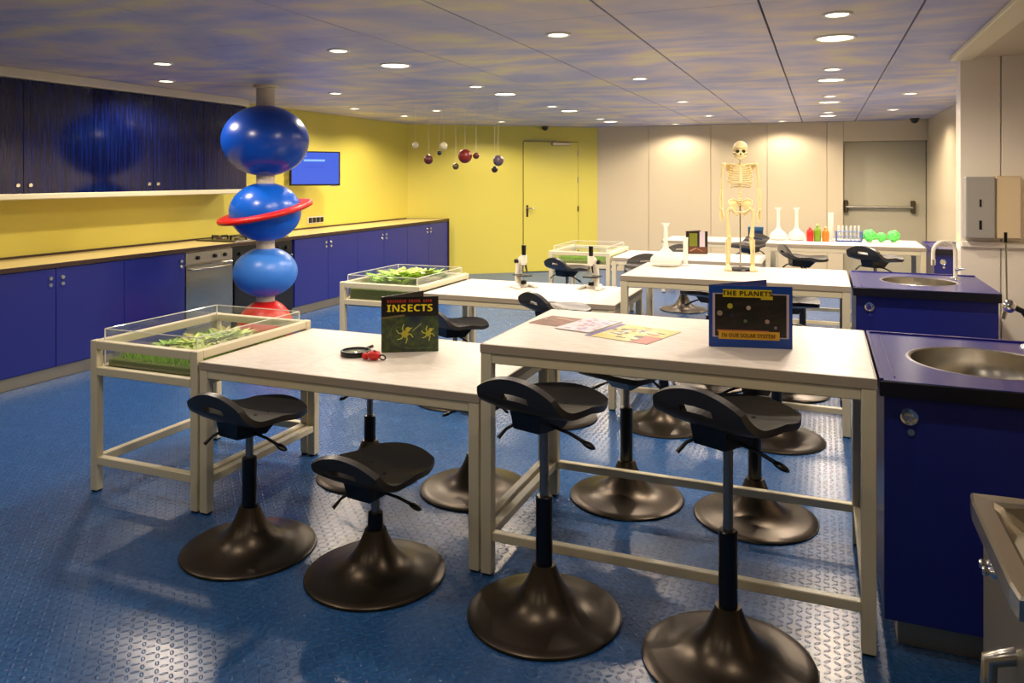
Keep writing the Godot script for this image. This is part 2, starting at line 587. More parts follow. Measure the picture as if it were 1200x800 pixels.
func base_unit(z0: float, z1: float, doors: Array, label: String) -> void:
	var t := thing("base_cabinet", label, "cabinet", Vector3(-5.7, 0, (z0 + z1) / 2), 0.0, "blue base cabinets of the left run")
	var h := absf(z1 - z0) / 2
	if z1 < -10.0:
		part(t, "body", prism([Vector2(-0.29, -0.37), Vector2(0.28, -0.605), Vector2(0.28, h), Vector2(-0.29, h)], 0.1, 0.86), M.blue)
	else:
		slab(t, "body", Vector3(-0.29, 0.1, -h), Vector3(0.28, 0.86, h), M.blue)
	var n := doors.size()
	for i in n:
		var a := -h + 2 * h * i / n
		var b := -h + 2 * h * (i + 1) / n
		var d := slab(t, "door", Vector3(0.281, 0.11, a + 0.002), Vector3(0.30, 0.855, b - 0.002), M.blue, 0.002)
		var lz: float = doors[i]
		lock(d, Vector3(0.0095, 0.30, lz * ((b - a) / 2 - 0.05)))
		lock(d, Vector3(0.0095, 0.25, lz * ((b - a) / 2 - 0.05)))
	slab(t, "plinth", Vector3(-0.29, 0.0, (-0.33 if z1 < -10.0 else -h)), Vector3(0.24, 0.1, h), M.steel_dull, 0.002)

func left_run() -> void:
	base_unit(-2.3, -3.5, [-1.0, 1.0].duplicate(), "blue double-door base cabinet at the run's end nearest the open floor")
	base_unit(-3.5, -4.73, [1.0, -1.0], "blue double-door base cabinet with paired chrome locks below the wide wall cabinets")
	base_unit(-4.73, -5.39, [-1.0], "narrow blue single-door base cabinet beside the steel oven")
	base_unit(-6.96, -8.2, [1.0, -1.0], "blue double-door base cabinet beside the black oven, under the television")
	base_unit(-8.2, -9.45, [1.0, -1.0], "blue double-door base cabinet between two others below the bare yellow wall")
	base_unit(-9.45, -10.7, [1.0, -1.0], "blue double-door base cabinet at the slanting yellow wall")
	var t := thing("worktop", "long cream worktop with dark brown edges on the blue base cabinets", "worktop", Vector3(-5.7, 0.86, -2.3))
	part(t, "board", prism([Vector2(-0.297, 0), Vector2(0.31, 0), Vector2(0.31, -8.395), Vector2(-0.297, -8.15)], 0.0, 0.034), M.worktop)
	slab(t, "front_edge", Vector3(0.31, 0.002, -8.395), Vector3(0.318, 0.036, 0), M.dark_brown, 0.001)
	slab(t, "upstand", Vector3(-0.298, 0.034, -8.15), Vector3(-0.285, 0.052, 0), M.dark_brown, 0.001)
	part(t, "end_edge", prism([Vector2(-0.297, -8.152), Vector2(0.318, -8.397), Vector2(0.318, -8.415), Vector2(-0.297, -8.17)], 0.0, 0.04), M.dark_brown)
	one("end_panel", prism([Vector2(0, 0), Vector2(0.03, 0.0), Vector2(0.03, -0.02), Vector2(0, -0.02)], 0.0, 0.86), M.dark_brown, "narrow dark brown end panel closing the blue cabinets by the slanting wall", "panel", Vector3(-5.415, 0, -10.702))
	# ovens
	var o := thing("oven", "stainless steel oven with dark knobs built in beside the blue cabinets", "oven", Vector3(-5.7, 0, -5.70))
	slab(o, "body", Vector3(-0.29, 0.0, -0.305), Vector3(0.28, 0.86, 0.305), M.steel_dull)
	slab(o, "control_panel", Vector3(0.28, 0.74, -0.30), Vector3(0.298, 0.85, 0.30), M.steel_dull)
	slab(o, "oven_door", Vector3(0.28, 0.14, -0.30), Vector3(0.302, 0.73, 0.30), M.oven_steel, 0.004)
	part(o, "door_handle", tube([Vector3(0.30, 0.69, -0.24), Vector3(0.335, 0.69, -0.24), Vector3(0.335, 0.69, 0.24), Vector3(0.30, 0.69, 0.24)], 0.008, 8), M.steel)
	for k: float in [-0.19, -0.06, 0.16]:
		var kn := part(o, "knob", lathe(P([0.0, 0.022, 0.017, 0.02, 0.02, 0.0]), 14), M.black_plastic, Vector3(0.298, 0.795, k))
		kn.rotation.z = -PI / 2
	var q := thing("oven", "black oven with knobs standing behind the stack of planets", "oven", Vector3(-5.7, 0, -6.48))
	slab(q, "body", Vector3(-0.29, 0.0, -0.465), Vector3(0.28, 0.86, 0.465), M.black_plastic)
	slab(q, "oven_door", Vector3(0.28, 0.12, -0.455), Vector3(0.302, 0.70, 0.455), M.black_plastic, 0.004)
	part(q, "door_handle", tube([Vector3(0.30, 0.66, -0.38), Vector3(0.34, 0.66, -0.38), Vector3(0.34, 0.66, 0.38), Vector3(0.30, 0.66, 0.38)], 0.009, 8), M.steel)
	for k: float in [-0.36, -0.22, 0.0, 0.22, 0.36]:
		var kn := part(q, "knob", lathe(P([0.0, 0.025, 0.02, 0.022, 0.024, 0.0]), 14), M.black_plastic, Vector3(0.28, 0.78, k))
		kn.rotation.z = -PI / 2
	var hb := thing("gas_hob", "black hob with grates on the worktop over the black oven", "hob", Vector3(-5.68, 0.894, -6.48))
	slab(hb, "plate", Vector3(-0.25, 0, -0.42), Vector3(0.25, 0.012, 0.42), M.black_plastic, 0.004)
	for kx: float in [-0.12, 0.12]:
		for kz: float in [-0.22, 0.22]:
			part(hb, "burner", lathe(P([0.0, 0.028, 0.035, 0.026, 0.045, 0.012]), 16), M.dark_brown, Vector3(kx, 0, kz))
			var st := begin()
			for i in 4:
				T = Transform3D(Basis(Vector3.UP, PI / 2 * i), Vector3.ZERO)
				add_box(st, 0.10, 0.010, 0.010, 0.002, Vector3(0.06, 0.043, 0))
				add_box(st, 0.010, 0.036, 0.010, 0.002, Vector3(0.105, 0.03, 0))
			T = Transform3D()
			part(hb, "grate", st.commit(), M.black_plastic, Vector3(kx, 0, kz))
	# wall cabinets
	var us := [[-2.2, -3.43, 2], [-3.43, -4.65, 2], [-4.65, -5.88, 2], [-5.88, -6.49, 1]]
	var ul := ["glossy navy wall cabinet at the open-floor end of the row", "glossy navy double-door wall cabinet two along from the planet stack", "glossy navy double-door wall cabinet with paired chrome locks next to the narrow one", "narrow glossy navy wall cabinet ending the row behind the planets"]
	for i in us.size():
		var z0: float = us[i][0]
		var z1: float = us[i][1]
		var h := absf(z1 - z0) / 2
		var u := thing("wall_cabinet", ul[i], "cabinet", Vector3(-5.83, 1.42, (z0 + z1) / 2), 0.0, "navy wall cabinets over the left worktop")
		slab(u, "body", Vector3(-0.168, 0, -h), Vector3(0.155, 0.87, h), M.black_edge)
		var n: int = us[i][2]
		for k in n:
			var a := -h + 2 * h * k / n
			var b := -h + 2 * h * (k + 1) / n
			var d := slab(u, "door", Vector3(0.156, 0.0, a + 0.0015), Vector3(0.176, 0.87, b - 0.0015), M.navy_gloss, 0.002)
			if n == 2:
				var lz := (1.0 if k == 0 else -1.0) * ((b - a) / 2 - 0.05)
				lock(d, Vector3(0.010, -0.37, lz))
	slab(structure("trim_3"), "cornice", Vector3(-6.0, CEIL - 0.075, -6.50), Vector3(-5.62, CEIL, -2.1), M.cream_trim, 0.006)
	slab(structure("trim_4"), "light_valance", Vector3(-6.0, 1.375, -6.50), Vector3(-5.64, 1.42, -2.1), M.cream_trim, 0.006)

# ---------------------------------------------------------------- tables
func lab_table(x0: float, x1: float, zf: float, h: float, label: String, split := 0.0, footrest := true) -> void:
	var dp := 0.85
	var cx := (x0 + x1) / 2
	var cz := zf - dp / 2
	var t := thing("lab_table", label, "table", Vector3(cx, 0, cz), 0.0, "white topped lab tables")
	var hx := (x1 - x0) / 2
	var hz := dp / 2
	var e := 0.006
	if split > 0.0:
		var sx := -hx + split
		slab(t, "top_board", Vector3(-hx + e, h - 0.034, -hz + e), Vector3(sx - 0.001, h, hz - e), M.top, 0.0015)
		slab(t, "top_board", Vector3(sx + 0.001, h - 0.034, -hz + e), Vector3(hx - e, h, hz - e), M.top, 0.0015)
	else:
		slab(t, "top_board", Vector3(-hx + e, h - 0.034, -hz + e), Vector3(hx - e, h, hz - e), M.top, 0.0015)
	for s: float in [-1.0, 1.0]:
		slab(t, "edge_band", Vector3(-hx, h - 0.034, s * hz - e / 2 * (s + 1)), Vector3(hx, h - 0.0005, s * hz + e / 2 * (1 - s)), M.taupe, 0.001)
		slab(t, "edge_band", Vector3(s * hx - e / 2 * (s + 1), h - 0.034, -hz + e), Vector3(s * hx + e / 2 * (1 - s), h - 0.0005, hz - e), M.taupe, 0.001)
	var w := 0.045
	var top := h - 0.034
	for sx: float in [-1.0, 1.0]:
		for sz: float in [-1.0, 1.0]:
			var c := Vector3(sx * (hx - w / 2 - 0.002), 0, sz * (hz - w / 2 - 0.002))
			var lg := slab(t, "leg", c + Vector3(-w / 2, 0.008, -w / 2), c + Vector3(w / 2, top, w / 2), M.frame, 0.003)
			slab(lg, "foot_pad", Vector3(-0.018, -top / 2 - 0.004, -0.018), Vector3(0.018, -top / 2 + 0.004, 0.018), M.black_plastic, 0.002)
	for s: float in [-1.0, 1.0]:
		var z := s * (hz - w / 2 - 0.002)
		slab(t, "apron_rail", Vector3(-hx + w + 0.002, top - 0.04, z - 0.02), Vector3(hx - w - 0.002, top, z + 0.02), M.frame)
		var x := s * (hx - w / 2 - 0.002)
		slab(t, "apron_rail", Vector3(x - 0.02, top - 0.04, -hz + w + 0.002), Vector3(x + 0.02, top, hz - w - 0.002), M.frame)
		slab(t, "foot_rail", Vector3(x - 0.018, 0.135, -hz + w + 0.002), Vector3(x + 0.018, 0.17, hz - w - 0.002), M.frame)
		if footrest:
			slab(t, "foot_rail", Vector3(-hx + w + 0.002, 0.135, z - 0.016), Vector3(hx - w - 0.002, 0.17, z + 0.016), M.frame)

func grass_mesh(w: float, d: float, count: int, tall: float, sd: int) -> Mesh:
	var st := begin()
	rng.seed = sd
	for i in count:
		var p := Vector3(rng.randf_range(-w, w), 0, rng.randf_range(-d, d))
		var a := rng.randf() * TAU
		var h := tall * rng.randf_range(0.6, 1.1)
		var s := Vector3(cos(a), 0, sin(a)) * 0.0035
		var lean := Vector3(rng.randf_range(-1, 1), 0, rng.randf_range(-1, 1)) * h * 0.35
		var g := rng.randf()
		st.set_color(Color(0.16 + 0.22 * g, 0.36 + 0.24 * g, 0.03 + 0.05 * g))
		flat_tri(st, p - s, p + s, p + lean + Vector3.UP * h, s.cross(Vector3.UP))
	return st.commit()

func leafy_mesh(size: float, leaves: int, sd: int, tone: Color, upright: float) -> Mesh:
	var st := begin()
	rng.seed = sd
	for i in leaves:
		var a := TAU * i * 0.382 + rng.randf_range(-0.3, 0.3)
		var lift := rng.randf_range(upright, 1.45)
		var l := size * rng.randf_range(0.45, 0.95)
		var wd := l * rng.randf_range(0.13, 0.20)
		var out := Vector3(cos(a), 0, sin(a))
		var side := Vector3(-sin(a), 0, cos(a))
		var g := rng.randf_range(0.7, 1.35)
		st.set_color(Color(tone.r * g, tone.g * g, tone.b * g))
		var prev_l := Vector3.ZERO
		var prev_r := Vector3.ZERO
		var prev_c := Vector3.ZERO
		for k in 5:
			var t := k / 4.0
			var ang := lift * (1.0 - 0.8 * t)
			var c := out * (l * t * cos(ang)) + Vector3.UP * (l * t * sin(lift) * (1.0 - 0.35 * t) + 0.003)
			var ww := wd * sin(PI * clampf(0.12 + t * 0.86, 0, 1)) 
			var wave := Vector3.UP * (0.12 * ww * (1 if k % 2 == 0 else -1))
			var pl := c - side * ww + wave + Vector3.UP * ww * 0.3
			var pr := c + side * ww - wave + Vector3.UP * ww * 0.3
			if k > 0:
				flat_quad(st, prev_l, prev_c, c, pl, Vector3.UP)
				flat_quad(st, prev_c, prev_r, pr, c, Vector3.UP)
			prev_l = pl; prev_r = pr; prev_c = c
	return st.commit()

func planter(x0: float, x1: float, zf: float, label: String, plants: Array, lush: float, sd: int, plant_label: String) -> void:
	var dp := 0.85
	var h := 0.745
	var cx := (x0 + x1) / 2
	var cz := zf - dp / 2
	var t := thing("planter_stand", label, "planter", Vector3(cx, 0, cz), 0.0, "cream framed planters")
	var hx := (x1 - x0) / 2
	var hz := dp / 2
	var w := 0.042
	for sx: float in [-1.0, 1.0]:
		for sz: float in [-1.0, 1.0]:
			var c := Vector3(sx * (hx - w / 2), 0, sz * (hz - w / 2))
			var lg := slab(t, "leg", c + Vector3(-w / 2, 0.008, -w / 2), c + Vector3(w / 2, h, w / 2), M.frame)
			slab(lg, "foot_pad", Vector3(-0.017, -h / 2 - 0.004, -0.017), Vector3(0.017, -h / 2 + 0.004, 0.017), M.black_plastic, 0.002)
	for s: float in [-1.0, 1.0]:
		var z := s * (hz - w / 2)
		var x := s * (hx - w / 2)
		for y: float in [h - 0.042, 0.575, 0.135]:
			slab(t, "rail", Vector3(-hx + w, y, z - 0.019), Vector3(hx - w, y + 0.04, z + 0.019), M.frame)
			slab(t, "rail", Vector3(x - 0.019, y, -hz + w), Vector3(x + 0.019, y + 0.04, hz - w), M.frame)
	var ix := hx - w - 0.004
	var iz := hz - w - 0.004
	slab(t, "tray", Vector3(-ix, 0.56, -iz), Vector3(ix, 0.60, iz), M.tray, 0.003)
	slab(t, "soil", Vector3(-ix + 0.01, 0.60, -iz + 0.01), Vector3(ix - 0.01, (0.69 if sd == 5 else 0.645), iz - 0.01), M.moss, 0.004)
	var rim := h + 0.05
	var top := 0.69 if lush > 1.0 and sd == 5 else 0.645
	for s: float in [-1.0, 1.0]:
		slab(t, "acrylic_pane", Vector3(-ix, 0.60, s * iz - 0.002), Vector3(ix, rim, s * iz + 0.002), M.acrylic, 0.001)
		slab(t, "acrylic_pane", Vector3(s * ix - 0.002, 0.60, -iz + 0.003), Vector3(s * ix + 0.002, rim, iz - 0.003), M.acrylic, 0.001)
		slab(t, "acrylic_edge_glint", Vector3(-ix, rim, s * iz - 0.003), Vector3(ix, rim + 0.004, s * iz + 0.003), M.milky, 0.001)  # white strips paint the glint along the clear pane edges
		slab(t, "acrylic_edge_glint", Vector3(s * ix - 0.003, rim, -iz + 0.004), Vector3(s * ix + 0.003, rim + 0.004, iz - 0.004), M.milky, 0.001)
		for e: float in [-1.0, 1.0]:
			slab(t, "acrylic_edge_glint", Vector3(s * ix - 0.003, 0.62, e * iz - 0.003), Vector3(s * ix + 0.003, rim, e * iz + 0.003), M.milky, 0.001)  # upright corner strips, the same painted glint
	var g := part(t, "grass", grass_mesh(ix - 0.03, iz - 0.03, 3200, 0.045, sd), M.leaf, Vector3(0, top - 0.003, 0))
	g.set_meta("kind", "stuff")
	g.set_meta("label", "short green grass filling the tray")
	for i in plants.size():
		var q: Array = plants[i]
		one("leafy_plant", leafy_mesh(q[2] * lush, 90, sd * 10 + i, q[3], 0.5), M.leaf, plant_label, "plant", Vector3(cx + q[0] * ix * 0.8, top - 0.003, cz + q[1] * iz * 0.8), Vector3(0, i * 1.1, 0), "plants in the planters")

# ---------------------------------------------------------------- sink islands
func sink_unit(x0: float, x1: float, zf: float, bx: float, bz: float, br: float, label: String) -> Node3D:
	var dp := 0.83
	var t := thing("sink_cabinet", label, "sink", Vector3(bx, 0, bz), 0.0, "blue sink cabinets")
	var a := Vector3(x0 - bx, 0, zf - bz)
	var b := Vector3(x1 - bx, 0, zf - dp - bz)
	var wl := 0.02
	# the carcass is a box of panels, open at the top, so that the bowl hangs in it
	var front := slab(t, "front_panel", Vector3(a.x + 0.015, 0.11, a.z - 0.05), Vector3(b.x - 0.01, 0.845, a.z - 0.03), M.blue, 0.002)
	slab(t, "side_panel", Vector3(a.x + 0.015, 0.11, b.z + 0.03), Vector3(a.x + 0.015 + wl, 0.845, a.z - 0.051), M.blue, 0.002)
	slab(t, "side_panel", Vector3(b.x - 0.01 - wl, 0.11, b.z + 0.03), Vector3(b.x - 0.01, 0.845, a.z - 0.051), M.blue, 0.002)
	slab(t, "back_panel", Vector3(a.x + 0.036, 0.11, b.z + 0.03), Vector3(b.x - 0.031, 0.845, b.z + 0.05), M.blue, 0.002)
	slab(t, "bottom_panel", Vector3(a.x + 0.036, 0.11, b.z + 0.051), Vector3(b.x - 0.031, 0.13, a.z - 0.051), M.blue, 0.002)
	slab(t, "plinth", Vector3(a.x + 0.06, 0.0, b.z + 0.08), Vector3(b.x - 0.06, 0.11, a.z - 0.10), M.steel_dull, 0.002)
	part(t, "worktop", holed_slab(a.x, b.x, b.z, a.z, 0.05, br), M.blue_top, Vector3(0, 0.895, 0))
	slab(t, "front_nosing", Vector3(a.x, 0.843, a.z), Vector3(b.x, 0.893, a.z + 0.006), M.black_edge, 0.002)
	# low raised lip around the worktop
	slab(t, "raised_lip", Vector3(a.x, 0.895, b.z), Vector3(a.x + 0.012, 0.901, a.z), M.blue_top, 0.002)
	slab(t, "raised_lip", Vector3(a.x + 0.012, 0.895, b.z), Vector3(b.x, 0.901, b.z + 0.02), M.blue_top, 0.002)
	slab(t, "raised_lip", Vector3(a.x + 0.045, 0.895, b.z + 0.05), Vector3(a.x + 0.05, 0.898, a.z - 0.05), M.blue_top, 0.001)
	var bowl := part(t, "steel_bowl", lathe(P([0.02, 0.735, br * 0.55, 0.74, br * 0.82, 0.757, br * 0.93, 0.79, br * 0.97, 0.85, br * 0.985, 0.893, br + 0.004, 0.8965, br + 0.012, 0.8955, br + 0.0125, 0.895]), 48, 30.0), M.steel)
	part(bowl, "drain", lathe(P([0.0, 0.738, 0.016, 0.738, 0.02, 0.742, 0.03, 0.742]), 20), M.chrome)
	var lk := part(front, "round_lock", lathe(P([0.0, 0.010, 0.012, 0.010, 0.014, 0.006, 0.020, 0.006, 0.026, 0.010, 0.028, 0.0]), 24), M.chrome, Vector3(-((b.x - a.x) / 2) + 0.085, 0.30, 0.0095))
	lk.basis = Basis(Vector3.RIGHT, PI / 2)
	var small := part(front, "key_hole", lathe(P([0.0, 0.006, 0.011, 0.006, 0.013, 0.0]), 12), M.chrome, Vector3(-((b.x - a.x) / 2) + 0.09, 0.25, 0.0095))
	small.basis = Basis(Vector3.RIGHT, PI / 2)
	return t

func gooseneck(label: String, at: Vector3, turn: float, high: float, reach: float, m: Material) -> void:
	var t := thing("gooseneck_tap", label, "tap", at, turn, "sink taps")
	part(t, "base_flange", lathe(P([0.0, 0.012, 0.022, 0.012, 0.028, 0.008, 0.03, 0.0]), 20), M.chrome)
	var path := [Vector3(0, 0.01, 0), Vector3(0, high - reach / 2, 0)]
	for k in range(1, 13):
		var a := PI * k / 12.0
		path.append(Vector3(-reach / 2 + reach / 2 * cos(a), high - reach / 2 + reach / 2 * sin(a), 0))
	path.append(Vector3(-reach, high - reach / 2 - 0.05, 0))
	part(t, "spout", tube(path, 0.012, 12), m)
	part(t, "nozzle", tube([Vector3(-reach, high - reach / 2 - 0.045, 0), Vector3(-reach, high - reach / 2 - 0.08, 0)], 0.015, 12), M.chrome)
	var lv := part(t, "lever", tube([Vector3(0.0, 0.06, 0.012), Vector3(0.0, 0.065, 0.035), Vector3(0.01, 0.08, 0.09)], [0.012, 0.009, 0.006], 8), M.chrome)
	lv.position.y = 0.0

func sinks() -> void:
	sink_unit(0.172, 0.93, -2.745, 0.53, -3.14, 0.235, "navy sink cabinet with round steel bowl beside the planets book table")
	sink_unit(0.172, 0.93, -5.0, 0.56, -5.42, 0.21, "navy sink cabinet with round steel bowl beside the skeleton's table")
	sink_unit(0.93, 1.39, -7.9, 1.15, -8.33, 0.14, "small navy sink cabinet against the right wall beside the glassware table")
	# tap of the first sink: black neck, chrome ball head and an upright lever
	var t := thing("lab_tap", "black-necked tap with chrome ball head and thin upright lever", "tap", Vector3(0.735, 0.895, -3.47))
	part(t, "base_flange", lathe(P([0.0, 0.012, 0.022, 0.012, 0.03, 0.006, 0.032, 0.0]), 20), M.chrome)
	part(t, "neck", tube([Vector3(0, 0.01, 0), Vector3(0, 0.08, 0), Vector3(-0.005, 0.115, 0), Vector3(-0.02, 0.138, 0), Vector3(-0.05, 0.152, 0)], 0.011, 12), M.black_plastic)
	var hd := part(t, "ball_head", ball(Vector3(0.024, 0.026, 0.024), 20, 12), M.chrome, Vector3(-0.065, 0.155, 0))
	part(hd, "lever_rod", tube([Vector3(-0.008, 0.02, 0), Vector3(-0.012, 0.26, 0)], 0.0035, 8), M.steel)
	part(hd, "lever_tip", tube([Vector3(-0.012, 0.245, 0), Vector3(-0.0125, 0.285, 0)], 0.006, 8), M.black_plastic)
	part(hd, "nozzle", tube([Vector3(-0.012, -0.018, 0), Vector3(-0.02, -0.05, 0)], 0.010, 10), M.chrome)
	gooseneck("white gooseneck tap arching over the sink by the glossy partition", Vector3(0.79, 0.895, -5.62), deg_to_rad(20), 0.24, 0.14, M.white_plastic)
	gooseneck("small dark tap on the sink cabinet against the right wall", Vector3(1.30, 0.895, -8.3), deg_to_rad(10), 0.17, 0.10, M.steel_dull)
	# steel hand basin in the right foreground
	var b := thing("hand_basin", "stainless steel hand basin on a dark cabinet with chrome push buttons", "basin", Vector3(0.64, 0.0, -1.965))
	var hx := 0.30
	var hz := 0.265
	var st := begin()
	# rim and bowl: rings of a rounded rectangle going inwards and down
	var rings := []
	for q in [[1.0, 0.71, 0.0], [1.0, 0.75, 0.0], [0.985, 0.756, 0.0], [0.86, 0.754, 0.1], [0.83, 0.748, 0.2], [0.79, 0.70, 0.35], [0.72, 0.63, 0.5], [0.55, 0.60, 0.7], [0.12, 0.588, 1.0]]:
		var ring := []
		for k in 48:
			var a := TAU * k / 48.0
			var c := Vector2(cos(a), sin(a))
			var n := lerpf(40.0, 3.0, minf(1.0, q[2] * 4.0))
			var r := pow(pow(absf(c.x), n) + pow(absf(c.y), n), -1.0 / n)
			ring.append(Vector3(c.x * r * hx * q[0], q[1], c.y * r * hz * q[0]))
		rings.append(ring)
	for i in rings.size() - 1:
		for k in 48:
			var m := (k + 1) % 48
			var hint := Vector3.UP if i > 0 else (rings[i][k] as Vector3) * Vector3(1, 0, 1)
			flat_quad(st, rings[i][k], rings[i][m], rings[i + 1][m], rings[i + 1][k], hint)
	part(b, "basin", st.commit(), M.steel)
	part(b, "drain", lathe(P([0.0, 0.592, 0.03, 0.592, 0.036, 0.588]), 20), M.chrome)
	part(b, "cabinet", prism([Vector2(-hx + 0.03, -hz + 0.03), Vector2(hx, -hz + 0.03), Vector2(hx, hz - 0.01), Vector2(-hx + 0.03, hz - 0.01)], 0.0, 0.71), M.steel_dull)
	for k: float in [-0.09, -0.055]:
		var kn := part(b, "push_button", lathe(P([0.0, 0.034, 0.008, 0.034, 0.011, 0.029, 0.008, 0.020, 0.014, 0.012, 0.015, 0.0]), 18), M.chrome, Vector3(-hx + 0.03, 0.655, k))
		kn.rotation.z = PI / 2
	part(b, "waste_pipe", tube([Vector3(-hx + 0.035, 0.56, 0.10), Vector3(-hx - 0.015, 0.54, 0.10), Vector3(-hx - 0.02, 0.42, 0.10), Vector3(-hx + 0.035, 0.36, 0.10)], 0.018, 12), M.steel)
	# dispensers on the partition
	var d := thing("towel_dispenser", "grey steel paper towel dispenser with two slots on the partition", "dispenser", Vector3(0.972, 1.14, -5.94))
	slab(d, "housing", Vector3(-0.085, 0, -0.06), Vector3(0.085, 0.41, 0.06), M.grey_steel, 0.006)
	slab(d, "slot", Vector3(-0.008, 0.06, 0.06), Vector3(0.008, 0.12, 0.063), M.black_plastic, 0.001)
	slab(d, "slot", Vector3(-0.006, 0.21, 0.06), Vector3(0.006, 0.26, 0.063), M.black_plastic, 0.001)
	var c := thing("towel_dispenser", "plain beige dispenser box beside the grey steel one", "dispenser", Vector3(1.135, 1.14, -5.95))
	slab(c, "housing", Vector3(-0.074, 0, -0.05), Vector3(0.074, 0.41, 0.05), M.beige_box, 0.008)
	slab(c, "lid", Vector3(-0.07, 0.41, -0.048), Vector3(0.07, 0.416, 0.046), M.beige_box, 0.002)
	var s := thing("soap_dispenser", "slim grey soap dispenser on the cream wall past the partition", "dispenser", Vector3(1.345, 1.16, -8.1))
	slab(s, "housing", Vector3(-0.055, 0, -0.11), Vector3(0.055, 0.36, 0.11), M.steel_dull, 0.006)
	slab(s, "window", Vector3(-0.058, 0.28, -0.02), Vector3(-0.055, 0.31, 0.02), M.black_plastic, 0.001)

# ---------------------------------------------------------------- stools
func seat_shape() -> Mesh:
	if cache.has("seat"):
		return cache["seat"]
	var nx := 18
	var nz := 30
	var us := []
	for i in nx + 1:
		us.append(-1.0 + 2.0 * i / nx)
	var vs := []
	for i in nz + 1:
		vs.append(-1.0 + 2.0 * i / nz)
	# a curve from the upturned front through the pan to a steep back lip, swept sideways
	var at := func(u: float, v: float, under: bool) -> Vector3:
		var k := 0.72
		var x := u * sqrt(1.0 - k * v * v / 2.0)
		var z := v * sqrt(1.0 - k * u * u / 2.0)
		var c := Vector2.ZERO
		var n := Vector2(0, 1)
		if z > 0.40:
			var s := (z - 0.40) * 0.265
			var r := 0.085
			var bend := minf(s / r, deg_to_rad(72))
			c = Vector2(0.085 + r * sin(bend), r * (1.0 - cos(bend)))
			n = Vector2(-sin(bend), cos(bend))
			if s > r * deg_to_rad(72):
				c += Vector2(cos(deg_to_rad(72)), sin(deg_to_rad(72))) * (s - r * deg_to_rad(72))
		elif z < -0.35:
			var t := (-0.35 - z) / 0.65
			c = Vector2(z * 0.2125, 0.038 * t * t)
			n = Vector2(0.30 * t, 1.0).normalized()
		else:
			c = Vector2(z * 0.2125, 0.0)
		var px := x * 0.20
		var y := c.y + 0.020 * x * x * (1.0 - absf(z))
		var th := 0.0
		if under:
			th = lerpf(0.034, 0.024, maxf(absf(u), absf(v)))
			px *= 0.985
		return Vector3(px, y - n.y * th, c.x - n.x * th)
	var hole := func(i: int, j: int) -> bool:
		return j == nz - 4 and i >= 6 and i < 12
	var st := begin()
	st.set_smooth_group(0)
	for i in nx:
		for j in nz:
			if hole.call(i, j):
				continue
			for under: bool in [false, true]:
				var a: Vector3 = at.call(us[i], vs[j], under)
				var b: Vector3 = at.call(us[i + 1], vs[j], under)
				var c: Vector3 = at.call(us[i + 1], vs[j + 1], under)
				var d: Vector3 = at.call(us[i], vs[j + 1], under)
				var ns := []
				for q in [[i, j], [i + 1, j], [i + 1, j + 1], [i, j + 1]]:
					var e := 0.02
					var uu: float = clampf(us[q[0]], -1 + e, 1 - e)
					var vv: float = clampf(vs[q[1]], -1 + e, 1 - e)
					var du: Vector3 = at.call(uu + e, vv, under) - at.call(uu - e, vv, under)
					var dv: Vector3 = at.call(uu, vv + e, under) - at.call(uu, vv - e, under)
					var n := dv.cross(du).normalized()
					ns.append(-n if under else n)
				tri(st, a, b, c, ns[0], ns[1], ns[2])
				tri(st, a, c, d, ns[0], ns[2], ns[3])
			for side in [[-1, 0], [1, 0], [0, -1], [0, 1]]:
				var i2: int = i + side[0]
				var j2: int = j + side[1]
				if i2 >= 0 and i2 < nx and j2 >= 0 and j2 < nz and not hole.call(i2, j2):
					continue
				var e0 := [i + (1 if side[0] > 0 else 0), j + (1 if side[1] > 0 else 0)]
				var e1 := [e0[0] + (1 if side[0] == 0 else 0), e0[1] + (1 if side[1] == 0 else 0)]
				var p0: Vector3 = at.call(us[e0[0]], vs[e0[1]], false)
				var p1: Vector3 = at.call(us[e1[0]], vs[e1[1]], false)
				var q0: Vector3 = at.call(us[e0[0]], vs[e0[1]], true)
				var q1: Vector3 = at.call(us[e1[0]], vs[e1[1]], true)
				flat_quad(st, p0, p1, q1, q0, Vector3(side[0], 0.0, side[1]))
	cache["seat"] = st.commit()
	return cache["seat"]

